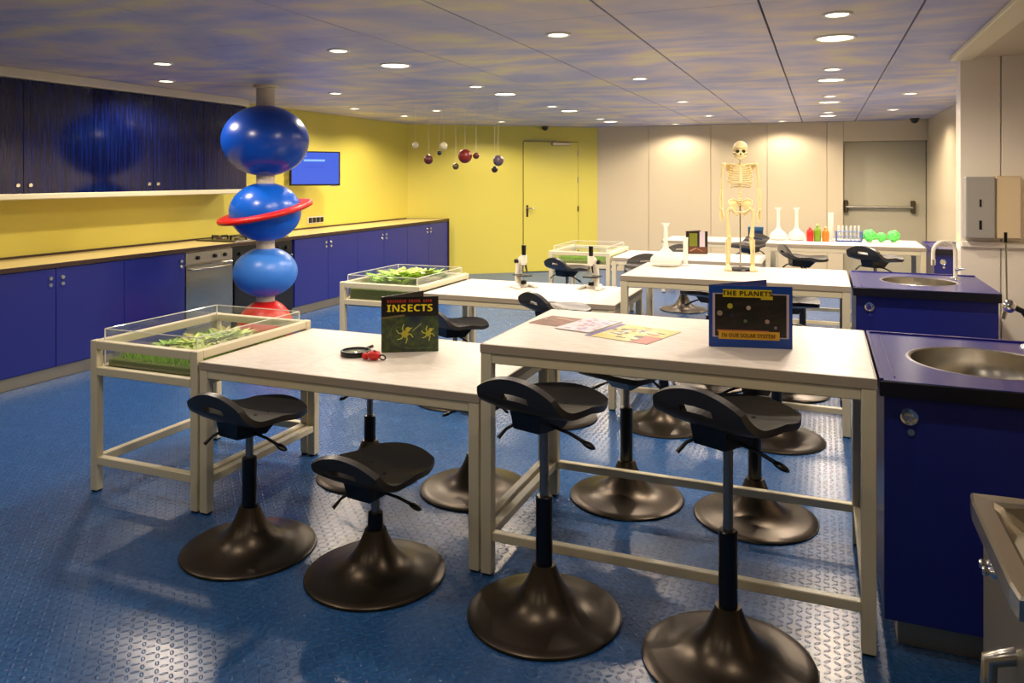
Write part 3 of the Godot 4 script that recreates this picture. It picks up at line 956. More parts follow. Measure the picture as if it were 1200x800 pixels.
func stool_meshes() -> void:
	cache["dish"] = lathe(P([0.0, 0.0, 0.265, 0.0, 0.27, 0.004, 0.270, 0.009, 0.262, 0.014, 0.235, 0.018, 0.20, 0.023, 0.17, 0.029, 0.14, 0.040, 0.115, 0.055, 0.092, 0.077, 0.072, 0.105, 0.056, 0.138, 0.045, 0.165, 0.040, 0.178, 0.0, 0.179]), 56, 50.0)
	cache["rim"] = lathe(P([0.262, 0.0, 0.272, 0.0, 0.274, 0.004, 0.272, 0.008, 0.262, 0.008]), 56)
	var st := begin()
	# wedge-shaped mechanism box below the seat
	var top := [Vector3(-0.07, -0.026, -0.10), Vector3(0.07, -0.026, -0.10), Vector3(0.07, 0.01, 0.12), Vector3(-0.07, 0.01, 0.12)]
	var bot := [Vector3(-0.055, -0.085, -0.05), Vector3(0.055, -0.085, -0.05), Vector3(0.055, -0.085, 0.10), Vector3(-0.055, -0.085, 0.10)]
	flat_quad(st, bot[0], bot[1], bot[2], bot[3], Vector3.DOWN)
	flat_quad(st, top[0], top[1], top[2], top[3], Vector3.UP)
	for i in 4:
		var m := (i + 1) % 4
		var mid: Vector3 = (bot[i] + bot[m]) / 2.0
		flat_quad(st, bot[i], bot[m], top[m], top[i], Vector3(mid.x, 0, mid.z - 0.025))
	cache["mech"] = st.commit()
	cache["lever_side"] = tube([Vector3(0.05, -0.07, 0.02), Vector3(0.11, -0.085, 0.0), Vector3(0.165, -0.11, -0.02)], [0.006, 0.006, 0.007], 8)
	cache["paddle"] = ball(Vector3(0.028, 0.010, 0.018), 12, 8)
	cache["lever_back"] = tube([Vector3(-0.04, -0.06, 0.08), Vector3(-0.07, -0.085, 0.12), Vector3(-0.085, -0.115, 0.145)], [0.006, 0.006, 0.008], 8)
	cache["screw"] = lathe(P([0.0, 0.003, 0.006, 0.003, 0.008, 0.0]), 8)

func stool(x: float, z: float, turn_deg: float, h: float, label: String, group: String) -> void:
	var t := thing("saddle_stool", label, "stool", Vector3(x, 0, z), 0.0, group)
	part(t, "dish_base", cache["dish"], M.bronze)
	part(t, "rubber_rim", cache["rim"], M.column)
	var under := h - 0.085
	var sleeve_top := minf(under - 0.03, 0.42) if h > 0.7 else maxf(0.24, under - 0.10)
	part(t, "column_sleeve", lathe(P([0.0, 0.17, 0.030, 0.17, 0.030, sleeve_top - 0.003, 0.027, sleeve_top, 0.0, sleeve_top + 0.001]), 20), M.column)
	part(t, "gas_piston", lathe(P([0.016, sleeve_top - 0.01, 0.016, under + 0.01]), 16), M.piston)
	var s := part(t, "seat", seat_shape(), M.black_rubber, Vector3(0, h, 0))
	s.rotation = Vector3(deg_to_rad(-5.0 if h > 0.45 else 0.0), deg_to_rad(turn_deg), 0)
	part(s, "mechanism", cache["mech"], M.black_plastic)
	part(s, "lever", cache["lever_side"], M.black_plastic)
	part(s, "lever_paddle", cache["paddle"], M.black_plastic, Vector3(0.175, -0.116, -0.024), Vector3(0, 0.3, -0.4))
	part(s, "lever", cache["lever_back"], M.black_plastic)
	for q in [[-0.06, -0.05], [0.06, -0.05], [-0.06, 0.02], [0.06, 0.02]]:
		part(s, "screw", cache["screw"], M.column, Vector3(q[0], 0.003, q[1]))

func stools() -> void:
	stool_meshes()
	var ga := "saddle stools along the near side of the first row"
	stool(-2.22, -2.565, -9, 0.565, "black saddle stool on a bronze dish base by the planter's shared corner leg", ga)
	stool(-1.62, -2.585, -8, 0.405, "lowest black saddle stool, in front of the low table with the insects book", ga)
	stool(-0.915, -2.57, -16, 0.75, "tall black saddle stool where the low and tall first-row tables meet", ga)
	stool(-0.28, -2.54, -26, 0.785, "tall black saddle stool in front of the planets book", ga)
	var gb := "saddle stools behind the first row"
	stool(-2.19, -3.44, 170, 0.49, "black saddle stool behind the low table near the magnifier", gb)
	stool(-1.60, -3.47, 165, 0.46, "black saddle stool behind the low table near the tall table's leg", gb)
	stool(-0.88, -3.66, 158, 0.62, "black saddle stool behind the tall table's magazines, seat turned to them", gb)
	stool(-0.285, -3.66, 190, 0.655, "black saddle stool tucked behind the planets book table", gb)
	var gc := "saddle stools along the near side of the second row"
	stool(-2.36, -4.79, -30, 0.53, "black saddle stool in front of the second low table, seen past the insects book", gc)
	stool(-1.60, -4.70, -35, 0.70, "black saddle stool with raised handle in front of the two microscopes", gc)
	stool(-0.92, -4.815, 10, 0.58, "low black saddle stool in front of the skeleton's table, left pair", gc)
	stool(-0.25, -4.80, 20, 0.60, "low black saddle stool in front of the skeleton's table by the sink", gc)
	var gd := "saddle stools behind the second row"
	stool(-1.29, -6.17, 200, 0.79, "tall black saddle stool behind the flask end of the skeleton's table", gd)
	stool(-0.78, -5.88, 165, 0.70, "black saddle stool behind the middle of the skeleton's table", gd)
	stool(-0.22, -5.86, 195, 0.66, "black saddle stool behind the skeleton's table by the sink cabinet", gd)
	var ge := "saddle stools around the third row"
	stool(-2.46, -7.62, -30, 0.60, "black saddle stool in front of the third planter", ge)
	stool(-0.17, -7.62, -70, 0.80, "tall black saddle stool in front of the round flasks", ge)
	stool(0.44, -7.60, -40, 0.82, "tall black saddle stool in front of the green balls", ge)
	stool(-0.76, -9.02, 150, 0.78, "tall black saddle stool behind the third low table by the blue box", ge)
	stool(-1.5, -9.05, 200, 0.63, "black saddle stool behind the third low table by the brown book", ge)

# ---------------------------------------------------------------- planets
func planets() -> void:
	var at := Vector3(-4.64, 0, -5.57)
	var t := thing("planet_column", "floor-to-ceiling stack of blue planets with red ring and red foot", "decoration", at)
	part(t, "pole", lathe(P([0.08, 0.0, 0.08, CEIL - 0.001]), 28), M.pole)
	part(t, "ceiling_collar", lathe(P([0.08, CEIL - 0.03, 0.105, CEIL - 0.025, 0.11, CEIL]), 28), M.pole)
	part(t, "foot_globe", lathe(P([0.15, 0.0, 0.21, 0.06, 0.24, 0.13, 0.248, 0.20, 0.235, 0.27, 0.20, 0.34, 0.15, 0.395, 0.10, 0.428, 0.081, 0.435]), 40, 50.0), M.red)
	var l := part(t, "globe", ball(Vector3(0.28, 0.222, 0.28), 48, 28), M.planet_light, Vector3(0, 0.695, 0))
	l.set_meta("label", "light blue globe")
	var m := part(t, "globe", ball(Vector3(0.313, 0.264, 0.313), 48, 28), M.planet_mid, Vector3(0, 1.235, 0))
	m.set_meta("label", "bright blue globe with a tilted red ring")
	var b := part(t, "globe", ball(Vector3(0.38, 0.318, 0.38), 48, 28), M.planet_blue, Vector3(0, 1.872, 0))
	b.set_meta("label", "deep blue globe, largest of the stack")
	var st := begin()
	add_lathe(st, P([0.312, -0.024, 0.395, -0.024, 0.418, -0.016, 0.422, 0.0, 0.418, 0.016, 0.395, 0.024, 0.312, 0.024]), 56, 60.0)
	var rg := part(m, "ring", st.commit(), M.red)
	# tilted so that its right end, seen from the tables, is high
	rg.rotation = Vector3(deg_to_rad(9), deg_to_rad(24), 0)
	rg.basis = Basis(Vector3(0.78, 0, 0.62).normalized().cross(Vector3.UP).normalized(), 0.0) * Basis(Vector3(0.45, 0, 0.89).normalized(), deg_to_rad(11)) * Basis(Vector3(0.89, 0, -0.45).normalized(), deg_to_rad(7))
	# small hanging planets
	var hs := [
		[487, Vector3(-4.174, 1.899, -7.481), 0.035, Color(0.80, 0.76, 0.62), "pale grey"],
		[520, Vector3(-3.885, 1.89, -7.598), 0.042, Color(0.92, 0.88, 0.72), "cream"],
		[515, Vector3(-3.928, 1.812, -7.58), 0.026, Color(0.10, 0.16, 0.08), "small dark green"],
		[502, Vector3(-4.042, 1.739, -7.534), 0.052, Color(0.34, 0.12, 0.07), "dark red"],
		[545, Vector3(-3.666, 1.777, -7.686), 0.078, Color(0.46, 0.10, 0.05), "large red-brown"],
		[558, Vector3(-3.552, 1.783, -7.732), 0.036, Color(0.36, 0.14, 0.07), "small rusty"],
		[534, Vector3(-3.762, 1.665, -7.648), 0.036, Color(0.30, 0.24, 0.08), "olive"],
		[584, Vector3(-3.324, 1.729, -7.824), 0.060, Color(0.34, 0.28, 0.32), "mauve grey"],
		[580, Vector3(-3.415, 1.632, -7.93), 0.036, Color(0.20, 0.15, 0.08), "dark brown"]]
	for q in hs:
		var p: Vector3 = q[1]
		var o := thing("hanging_planet", "%s ball planet hanging on a thread before the yellow wall" % q[4], "ornament", p, 0.0, "planets of the hanging mobile")
		part(o, "globe", ball(Vector3.ONE * (q[2] as float), 20, 12), mat(q[3], 0.4))
		part(o, "thread", tube([Vector3(0, q[2], 0), Vector3(0, CEIL - p.y, 0)], 0.0012, 5), M.paper)

# ---------------------------------------------------------------- printed things
func canvas(w: int, h: int, c: Color) -> Image:
	var i := Image.create(w, h, false, Image.FORMAT_RGB8)
	i.fill(c)
	return i

func stroke(img: Image, a: Vector2, b: Vector2, wd: float, c: Color) -> void:
	var n := int(a.distance_to(b)) + 1
	for k in n + 1:
		var p := a.lerp(b, float(k) / n)
		img.fill_rect(Rect2i(int(p.x - wd / 2), int(p.y - wd / 2), maxi(1, int(wd)), maxi(1, int(wd))), c)

func dot(img: Image, p: Vector2, r: float, c: Color) -> void:
	for y in range(int(p.y - r), int(p.y + r) + 1):
		for x in range(int(p.x - r), int(p.x + r) + 1):
			if x >= 0 and y >= 0 and x < img.get_width() and y < img.get_height() and Vector2(x, y).distance_to(p) <= r:
				img.set_pixel(x, y, c)

func print_mat(img: Image, rough := 0.3) -> StandardMaterial3D:
	var m := mat(Color.WHITE, rough)
	m.albedo_texture = ImageTexture.create_from_image(img)
	return m

# a book standing open as a shallow tent: its cover faces +Z, hinge on the left
func standing_book(called: String, label: String, at: Vector3, turn: float, w: float, h: float, cover: Material, back: Material, open_deg: float) -> Node3D:
	var t := thing(called, label, "book", at, turn)
	slab(t, "front_board", Vector3(-w / 2, 0, -0.003), Vector3(w / 2, h, 0.0), back, 0.001)
	part(t, "cover_print", sheet(w - 0.002, h - 0.002), cover, Vector3(0, h / 2, 0.0006))
	slab(t, "page_block", Vector3(-w / 2 + 0.004, 0.004, -0.010), Vector3(w / 2 - 0.005, h - 0.004, -0.003), M.paper, 0.001)
	var bk := part(t, "back_board", cbox(w, h, 0.003, 0.001), back)
	var a := deg_to_rad(open_deg)
	bk.rotation.y = a
	bk.position = Vector3(-w / 2 + w / 2 * cos(a), h / 2, -0.012 - w / 2 * sin(a))
	return t

func books() -> void:
	# insects book: dark cover, yellow insects on green leaves
	var n := noise(0.03, 4, 8)
	var img := canvas(256, 256, Color(0.07, 0.05, 0.04))
	for y in range(90, 256):
		for x in 256:
			var v := n.get_noise_2d(x, y) * 0.5 + 0.5
			img.set_pixel(x, y, Color(0.10 + 0.22 * v, 0.14 + 0.26 * v, 0.08 + 0.12 * (1.0 - v)).lerp(Color(0.04, 0.12, 0.24), clampf(1.0 - absf(x - 150) / 60.0, 0, 1) * clampf((150.0 - y) / 50.0, 0, 1)))
	for q in [[Vector2(105, 172), 1.35], [Vector2(210, 172), 1.05]]:
		var c: Vector2 = q[0]
		var s: float = q[1]
		for k in 6:
			var a := TAU * k / 6.0 + 0.4
			var e := c + Vector2(cos(a), sin(a) * 1.1) * 30 * s
			stroke(img, c, c + Vector2(cos(a - 0.3), sin(a - 0.3)) * 20 * s, 5, Color(0.66, 0.66, 0.12))
			stroke(img, c + Vector2(cos(a - 0.3), sin(a - 0.3)) * 20 * s, e, 3, Color(0.80, 0.80, 0.36))
		dot(img, c, 12 * s, Color(0.68, 0.66, 0.14))
		dot(img, c + Vector2(10, -16) * s, 8 * s, Color(0.74, 0.70, 0.20))
	for k in 24:
		var a := PI * 0.55 + PI * 0.8 * k / 24.0
		dot(img, Vector2(130, 170) + Vector2(cos(a) * 90, sin(a) * 70), 2, Color(0.40, 0.44, 0.26))
	stroke(img, Vector2(0, 98), Vector2(100, 86), 8, Color(0.42, 0.38, 0.24))
	stroke(img, Vector2(140, 160), Vector2(180, 125), 3, Color(0.55, 0.6, 0.4))
	stroke(img, Vector2(110, 240), Vector2(230, 240), 3, Color(0.35, 0.42, 0.32))
	var b := standing_book("picture_book", "dark square picture book about insects standing upright on the low table", Vector3(-1.855, 0.70, -3.27), deg_to_rad(29), 0.275, 0.268, print_mat(img), M.dark_print, 42)
	part(b, "title_lettering", lettering("INSECTS", 0.034), mat(Color(0.92, 0.82, 0.08), 0.4), Vector3(0, 0.213, 0.0015)).scale = Vector3(1.22, 1.0, 1.0)
	var st := begin()
	rng.seed = 4
	var x := -0.11
	while x < 0.105:
		var wd := rng.randf_range(0.005, 0.010)
		if rng.randf() > 0.18:
			add_box(st, wd, 0.014, 0.001, 0.0, Vector3(x + wd / 2, 0.247, 0.0012))
		x += wd + 0.004
	part(b, "subtitle_print", st.commit(), mat(Color(0.60, 0.18, 0.07), 0.4))
	# planets book
	img = canvas(320, 250, Color(0.06, 0.24, 0.56))
	img.fill_rect(Rect2i(12, 30, 296, 180), Color(0.70, 0.62, 0.66))
	img.fill_rect(Rect2i(22, 34, 276, 172), Color(0.07, 0.05, 0.04))
	var n2 := noise(0.02, 4, 17)
	for y in range(34, 206):
		for xx in range(22, 298):
			var v := n2.get_noise_2d(xx * 0.6 + y, y * 1.6) * 0.5 + 0.5
			img.set_pixel(xx, y, Color(0.05 + 0.14 * v, 0.05 + 0.10 * v, 0.04 + 0.07 * v))
	for q in [[80, 82, 11, Color(0.66, 0.62, 0.20)], [152, 88, 9, Color(0.66, 0.60, 0.55)], [40, 112, 11, Color(0.55, 0.50, 0.44)], [140, 142, 7, Color(0.34, 0.42, 0.30)], [224, 142, 9, Color(0.62, 0.52, 0.48)], [256, 166, 6, Color(0.5, 0.45, 0.5)], [88, 120, 8, Color(0.18, 0.12, 0.28)]]:
		dot(img, Vector2(q[0], q[1]), q[2], q[3])
	img.fill_rect(Rect2i(52, 14, 190, 32), Color(0.80, 0.70, 0.10))
	img.fill_rect(Rect2i(200, 40, 46, 14), Color(0.74, 0.66, 0.14))
	img.fill_rect(Rect2i(36, 184, 236, 34), Color(0.82, 0.62, 0.10))
	img.fill_rect(Rect2i(30, 180, 200, 6), Color(0.74, 0.42, 0.24))
	var p := standing_book("picture_book", "blue picture book of the planets standing upright on the tall table", Vector3(-0.253, 0.90, -3.045), deg_to_rad(12), 0.305, 0.235, print_mat(img), mat(Color(0.06, 0.14, 0.44), 0.3), 38)
	part(p, "title_lettering", lettering("THE PLANETS", 0.018), mat(Color(0.16, 0.13, 0.03), 0.4), Vector3(-0.012, 0.206, 0.0015)).scale = Vector3(1.2, 1.0, 1.0)
	part(p, "subtitle_lettering", lettering("IN OUR SOLAR SYSTEM", 0.015), mat(Color(0.38, 0.22, 0.03), 0.4), Vector3(-0.008, 0.046, 0.0015)).scale = Vector3(0.9, 1.0, 1.0)
	# brown book and blue box on the far tables
	img = canvas(96, 96, Color(0.12, 0.08, 0.05))
	img.fill_rect(Rect2i(14, 8, 36, 56), Color(0.42, 0.44, 0.12))
	img.fill_rect(Rect2i(60, 0, 24, 66), Color(0.75, 0.70, 0.74))
	img.fill_rect(Rect2i(4, 66, 88, 26), Color(0.36, 0.20, 0.11))
	stroke(img, Vector2(20, 84), Vector2(44, 72), 3, Color(0.7, 0.55, 0.4))
	stroke(img, Vector2(50, 74), Vector2(74, 86), 3, Color(0.6, 0.4, 0.3))
	standing_book("picture_book", "brown picture book standing on the third low table", Vector3(-1.28, 0.70, -8.60), deg_to_rad(16), 0.235, 0.25, print_mat(img), M.dark_brown, 40)
	var bx := thing("storage_box", "blue box with a pale band standing on the farthest low table", "box", Vector3(-0.80, 0.70, -10.42))
	slab(bx, "body", Vector3(-0.09, 0, -0.06), Vector3(0.09, 0.15, 0.06), mat(Color(0.05, 0.16, 0.33), 0.4), 0.004)
	slab(bx, "lid", Vector3(-0.093, 0.15, -0.063), Vector3(0.093, 0.20, 0.063), mat(Color(0.16, 0.34, 0.48), 0.4), 0.004)
	# leaflets on the tall table
	var palettes := [
		[Color(0.45, 0.24, 0.16), Color(0.62, 0.36, 0.26), Color(0.30, 0.24, 0.14), Color(0.80, 0.62, 0.50)],
		[Color(0.86, 0.82, 0.86), Color(0.70, 0.56, 0.66), Color(0.82, 0.62, 0.58), Color(0.62, 0.62, 0.80)],
		[Color(0.84, 0.78, 0.42), Color(0.34, 0.26, 0.56), Color(0.80, 0.40, 0.32), Color(0.90, 0.88, 0.70), Color(0.30, 0.28, 0.16)]]
	var spots := [[Vector3(-1.075, 0.901, -3.27), 0.235, 0.21, -12.0], [Vector3(-0.945, 0.903, -3.24), 0.17, 0.30, -14.0], [Vector3(-0.725, 0.901, -3.135), 0.285, 0.30, -16.0]]
	var names := ["brown patterned leaflet lying flat on the tall table", "pale pink and lilac leaflet lying between two others", "colourful yellow and purple leaflet lying open on the tall table"]
	for k in 3:
		var im := canvas(128, 128, palettes[k][0])
		rng.seed = 40 + k
		for i in 60:
			im.fill_rect(Rect2i(rng.randi_range(4, 110), rng.randi_range(4, 118), rng.randi_range(6, 34), rng.randi_range(2, 12)), palettes[k][rng.randi_range(0, palettes[k].size() - 1)])
		if k == 2:
			im.fill_rect(Rect2i(0, 0, 12, 128), Color(0.34, 0.26, 0.56))
			im.fill_rect(Rect2i(92, 70, 36, 58), Color(0.78, 0.38, 0.30))
			for i in 26:
				dot(im, Vector2(rng.randi_range(24, 92), rng.randi_range(16, 112)), rng.randi_range(3, 9), palettes[2][[0, 3, 4, 3][i % 4]])
		var sp: Array = spots[k]
		var o := thing("leaflet", names[k], "leaflet", (sp[0] as Vector3) - Vector3(0, 0.001, 0), deg_to_rad(sp[3]), "leaflets on the tall table")
		slab(o, "pages", Vector3(-sp[1] / 2, 0, -sp[2] / 2), Vector3(sp[1] / 2, 0.002, sp[2] / 2), M.paper, 0.0005)
		part(o, "printed_cover", sheet(sp[1], sp[2], true), print_mat(im, 0.35), Vector3(0, 0.0024, 0))

# ---------------------------------------------------------------- lab ware
func long_flask(label: String, at: Vector3, body_r: float, body_h: float, neck_h: float, m: Material) -> void:
	var t := thing("long_necked_flask", label, "flask", at, 0.0, "long-necked flasks")
	var r := body_r
	part(t, "vessel", lathe(P([0.0, 0.0, r * 0.75, 0.0, r * 0.95, body_h * 0.10, r, body_h * 0.3, r * 0.93, body_h * 0.52, r * 0.72, body_h * 0.74, r * 0.42, body_h * 0.92, 0.021, body_h * 1.12, 0.016, body_h * 1.4, 0.016, body_h + neck_h - 0.02, 0.028, body_h + neck_h - 0.004, 0.03, body_h + neck_h]), 32, 60.0), m)
	part(t, "stopper_lip", lathe(P([0.024, body_h + neck_h - 0.004, 0.033, body_h + neck_h, 0.033, body_h + neck_h + 0.008, 0.024, body_h + neck_h + 0.008]), 20), m)

func bottle(label: String, at: Vector3, c: Color, h: float) -> void:
	var t := thing("squeeze_bottle", label, "bottle", at, 0.0, "coloured bottles on the glassware table")
	part(t, "body", lathe(P([0.0, 0.0, 0.032, 0.0, 0.034, 0.004, 0.034, h * 0.55, 0.028, h * 0.68, 0.014, h * 0.74, 0.014, h * 0.80]), 20), mat(c, 0.3))
	part(t, "nozzle_cap", lathe(P([0.016, h * 0.79, 0.016, h * 0.85, 0.006, h * 0.90, 0.003, h, 0.0, h]), 14), mat(c.lerp(Color(0.9, 0.9, 0.8), 0.45), 0.4))

func microscope(label: String, at: Vector3, turn: float) -> void:
	var t := thing("microscope", label, "microscope", at, turn, "white microscopes on the second low table")
	slab(t, "base", Vector3(-0.05, 0, -0.10), Vector3(0.05, 0.03, 0.0), M.white_plastic, 0.01)
	for s: float in [-1.0, 1.0]:
		slab(t, "base_foot", Vector3(s * 0.075 - 0.016, 0, -0.06), Vector3(s * 0.075 + 0.016, 0.022, 0.08), M.white_plastic, 0.008)
		slab(t, "base_foot", Vector3(s * 0.052 - 0.012, 0.004, -0.06), Vector3(s * 0.052 + 0.012, 0.024, -0.02), M.white_plastic, 0.006)
	var st := begin()
	add_tube(st, [Vector3(0, 0.025, -0.07), Vector3(0, 0.09, -0.08), Vector3(0, 0.16, -0.07), Vector3(0, 0.215, -0.03), Vector3(0, 0.225, 0.01)], [0.030, 0.027, 0.027, 0.027, 0.024], 12)
	part(t, "arm", st.commit(), M.white_plastic)
	slab(t, "stage", Vector3(-0.055, 0.088, -0.07), Vector3(0.055, 0.098, 0.05), M.black_plastic, 0.002)
	part(t, "body_tube", tube([Vector3(0, 0.19, 0.012), Vector3(0, 0.25, 0.012)], 0.026, 14), M.white_plastic)
	part(t, "eyepiece", tube([Vector3(0, 0.243, 0.012), Vector3(0, 0.325, 0.012)], [0.016, 0.018], 14), M.black_plastic)
	part(t, "nosepiece", lathe(P([0.0, 0.172, 0.022, 0.176, 0.026, 0.19, 0.018, 0.195]), 16), M.steel, Vector3(0, 0, 0.012))
	for k in 3:
		var a := TAU * k / 3.0 + 0.5
		part(t, "objective", tube([Vector3(cos(a) * 0.012, 0.18, 0.012 + sin(a) * 0.012), Vector3(cos(a) * 0.024, 0.125, 0.012 + sin(a) * 0.024)], [0.009, 0.006], 10), M.steel if k else M.black_plastic)
	for s: float in [-1.0, 1.0]:
		part(t, "focus_knob", tube([Vector3(s * 0.018, 0.20, -0.045), Vector3(s * 0.048, 0.20, -0.045)], 0.016, 12), M.black_plastic)
	part(t, "illuminator", lathe(P([0.0, 0.058, 0.02, 0.056, 0.024, 0.03]), 16), M.black_plastic, Vector3(0, 0, 0.01))

func lab_ware() -> void:
	long_flask("large white long-necked flask on the skeleton's table", Vector3(-1.06, 0.90, -5.62), 0.115, 0.115, 0.19, M.milky)
	var cy := thing("graduated_cylinder", "slim white graduated cylinder beside the large white flask", "cylinder", Vector3(-0.93, 0.90, -5.70))
	part(cy, "foot", lathe(P([0.0, 0.0, 0.04, 0.0, 0.042, 0.006, 0.02, 0.012, 0.0, 0.012]), 20), M.milky)
	part(cy, "barrel", lathe(P([0.017, 0.01, 0.019, 0.20, 0.022, 0.205]), 20), M.milky)
	long_flask("white long-necked flask nearest the left end of the glassware table", Vector3(-0.42, 0.90, -8.36), 0.088, 0.11, 0.215, M.milky)
	long_flask("white long-necked flask beside the red bottle", Vector3(-0.245, 0.90, -8.40), 0.088, 0.11, 0.215, M.milky)
	bottle("red bottle on the glassware table", Vector3(-0.115, 0.90, -8.32), Color(0.80, 0.16, 0.10), 0.165)
	bottle("yellow-green bottle on the glassware table", Vector3(-0.045, 0.90, -8.33), Color(0.48, 0.62, 0.10), 0.19)
	bottle("orange bottle on the glassware table", Vector3(0.03, 0.90, -8.34), Color(0.85, 0.50, 0.14), 0.165)
	var c2 := thing("graduated_cylinder", "tall white graduated cylinder beside the test tube rack", "cylinder", Vector3(0.080, 0.90, -8.42))
	part(c2, "foot", lathe(P([0.0, 0.0, 0.045, 0.0, 0.047, 0.006, 0.025, 0.012, 0.0, 0.012]), 20), M.milky)
	part(c2, "barrel", lathe(P([0.024, 0.01, 0.026, 0.28, 0.03, 0.286]), 20), M.milky)
	var rk := thing("test_tube_rack", "blue test tube rack on the glassware table", "rack", Vector3(0.245, 0.90, -8.40), deg_to_rad(10))
	slab(rk, "base_plate", Vector3(-0.12, 0, -0.035), Vector3(0.12, 0.012, 0.035), mat(Color(0.12, 0.30, 0.62), 0.35), 0.002)
	for y: float in [0.05, 0.10]:
		var st := begin()
		for s: float in [-1.0, 1.0]:
			add_box(st, 0.24, 0.006, 0.016, 0.001, Vector3(0, y, s * 0.024))
		for k in 7:
			add_box(st, 0.008, 0.006, 0.032, 0.001, Vector3(-0.114 + 0.038 * k, y, 0))
		part(rk, "holed_plate", st.commit(), mat(Color(0.30, 0.45, 0.72), 0.35))
	for s: float in [-1.0, 1.0]:
		slab(rk, "end_post", Vector3(s * 0.118 - 0.004, 0.012, -0.035), Vector3(s * 0.118 + 0.004, 0.105, 0.035), mat(Color(0.20, 0.38, 0.68), 0.35), 0.001)
	for k in 6:
		var tt := thing("test_tube", "clear test tube standing in the blue rack", "test tube", rk.position + Vector3(cos(rk.rotation.y), 0, -sin(rk.rotation.y)) * (-0.095 + 0.038 * k) + Vector3(0, 0.0125, 0), 0.0, "test tubes in the blue rack")
		part(tt, "tube_wall", lathe(P([0.0, 0.0, 0.007, 0.003, 0.010, 0.010, 0.010, 0.145, 0.012, 0.149]), 14), M.glass)
	var gm := mat(Color(0.40, 0.90, 0.42), 0.3)
	var gp := [Vector3(0.435, 0.90, -8.42), Vector3(0.545, 0.90, -8.46), Vector3(0.655, 0.90, -8.47)]
	var gl := ["large bright green bumpy ball beside the test tube rack", "smallest bright green bumpy ball, between two larger ones", "bright green bumpy ball at the right wall end of its row"]
	for k in 3:
		var st := begin()
		var r: float = [0.066, 0.050, 0.062][k]
		add_ball(st, Vector3.ONE * r * 0.86, Vector3(0, r, 0), 20, 12)
		rng.seed = 70 + k
		for i in 26:
			var a := TAU * i * 0.382
			var y := 1.0 - 2.0 * (i + 0.5) / 26.0
			var q := Vector3(sqrt(1 - y * y) * cos(a), y, sqrt(1 - y * y) * sin(a))
			add_ball(st, Vector3.ONE * r * 0.26, Vector3(0, r, 0) + q * r * 0.74, 8, 6)
		var gb := one("bumpy_ball", st.commit(), gm, gl[k], "ball", gp[k], Vector3.ZERO, "green balls on the glassware table")
		gb.position.y += 0.0
	microscope("white microscope with black eyepiece beside the second planter's end", Vector3(-2.13, 0.70, -5.50), deg_to_rad(48))
	microscope("white microscope with black eyepiece at the tall table's end", Vector3(-1.62, 0.70, -5.62), deg_to_rad(-8))
	# magnifier and red toy on the first low table
	var mg := thing("magnifier", "round dark-rimmed magnifier lying on the low table", "magnifier", Vector3(-2.065, 0.70, -3.12))
	part(mg, "rim", lathe(P([0.062, 0.0, 0.070, 0.0, 0.072, 0.004, 0.072, 0.020, 0.070, 0.024, 0.062, 0.024, 0.062, 0.0]), 36), M.black_plastic)
	part(mg, "lens", lathe(P([0.0, 0.010, 0.04, 0.011, 0.062, 0.013, 0.062, 0.015, 0.04, 0.017, 0.0, 0.018]), 32), M.clear)
	part(mg, "stub_handle", tube([Vector3(0.0, 0.012, -0.07), Vector3(0.004, 0.013, -0.14)], [0.006, 0.008], 10), M.black_plastic)
	var ry := thing("plastic_toy", "small red plastic toy with a black loop next to the magnifier", "toy", Vector3(-1.93, 0.70, -3.065))
	var rs := begin()
	add_ball(rs, Vector3(0.036, 0.022, 0.028), Vector3(0, 0.022, 0), 18, 10)
	add_ball(rs, Vector3(0.018, 0.016, 0.018), Vector3(-0.042, 0.016, 0.004), 14, 8)
	part(ry, "shell", rs.commit(), M.red)
	var loop := []
	for k in 17:
		var a := TAU * k / 16.0
		loop.append(Vector3(0.046 + cos(a) * 0.016, 0.016 + sin(a) * 0.012, sin(a) * 0.004))
	part(ry, "loop", tube(loop, 0.0035, 8), M.black_plastic)
	part(ry, "spot", ball(Vector3(0.008, 0.004, 0.007), 10, 6), M.black_plastic, Vector3(0.006, 0.043, 0.004))

func bones(st: SurfaceTool, list: Array) -> void:
	for b in list:
		add_tube(st, b[0], b[1], 8)

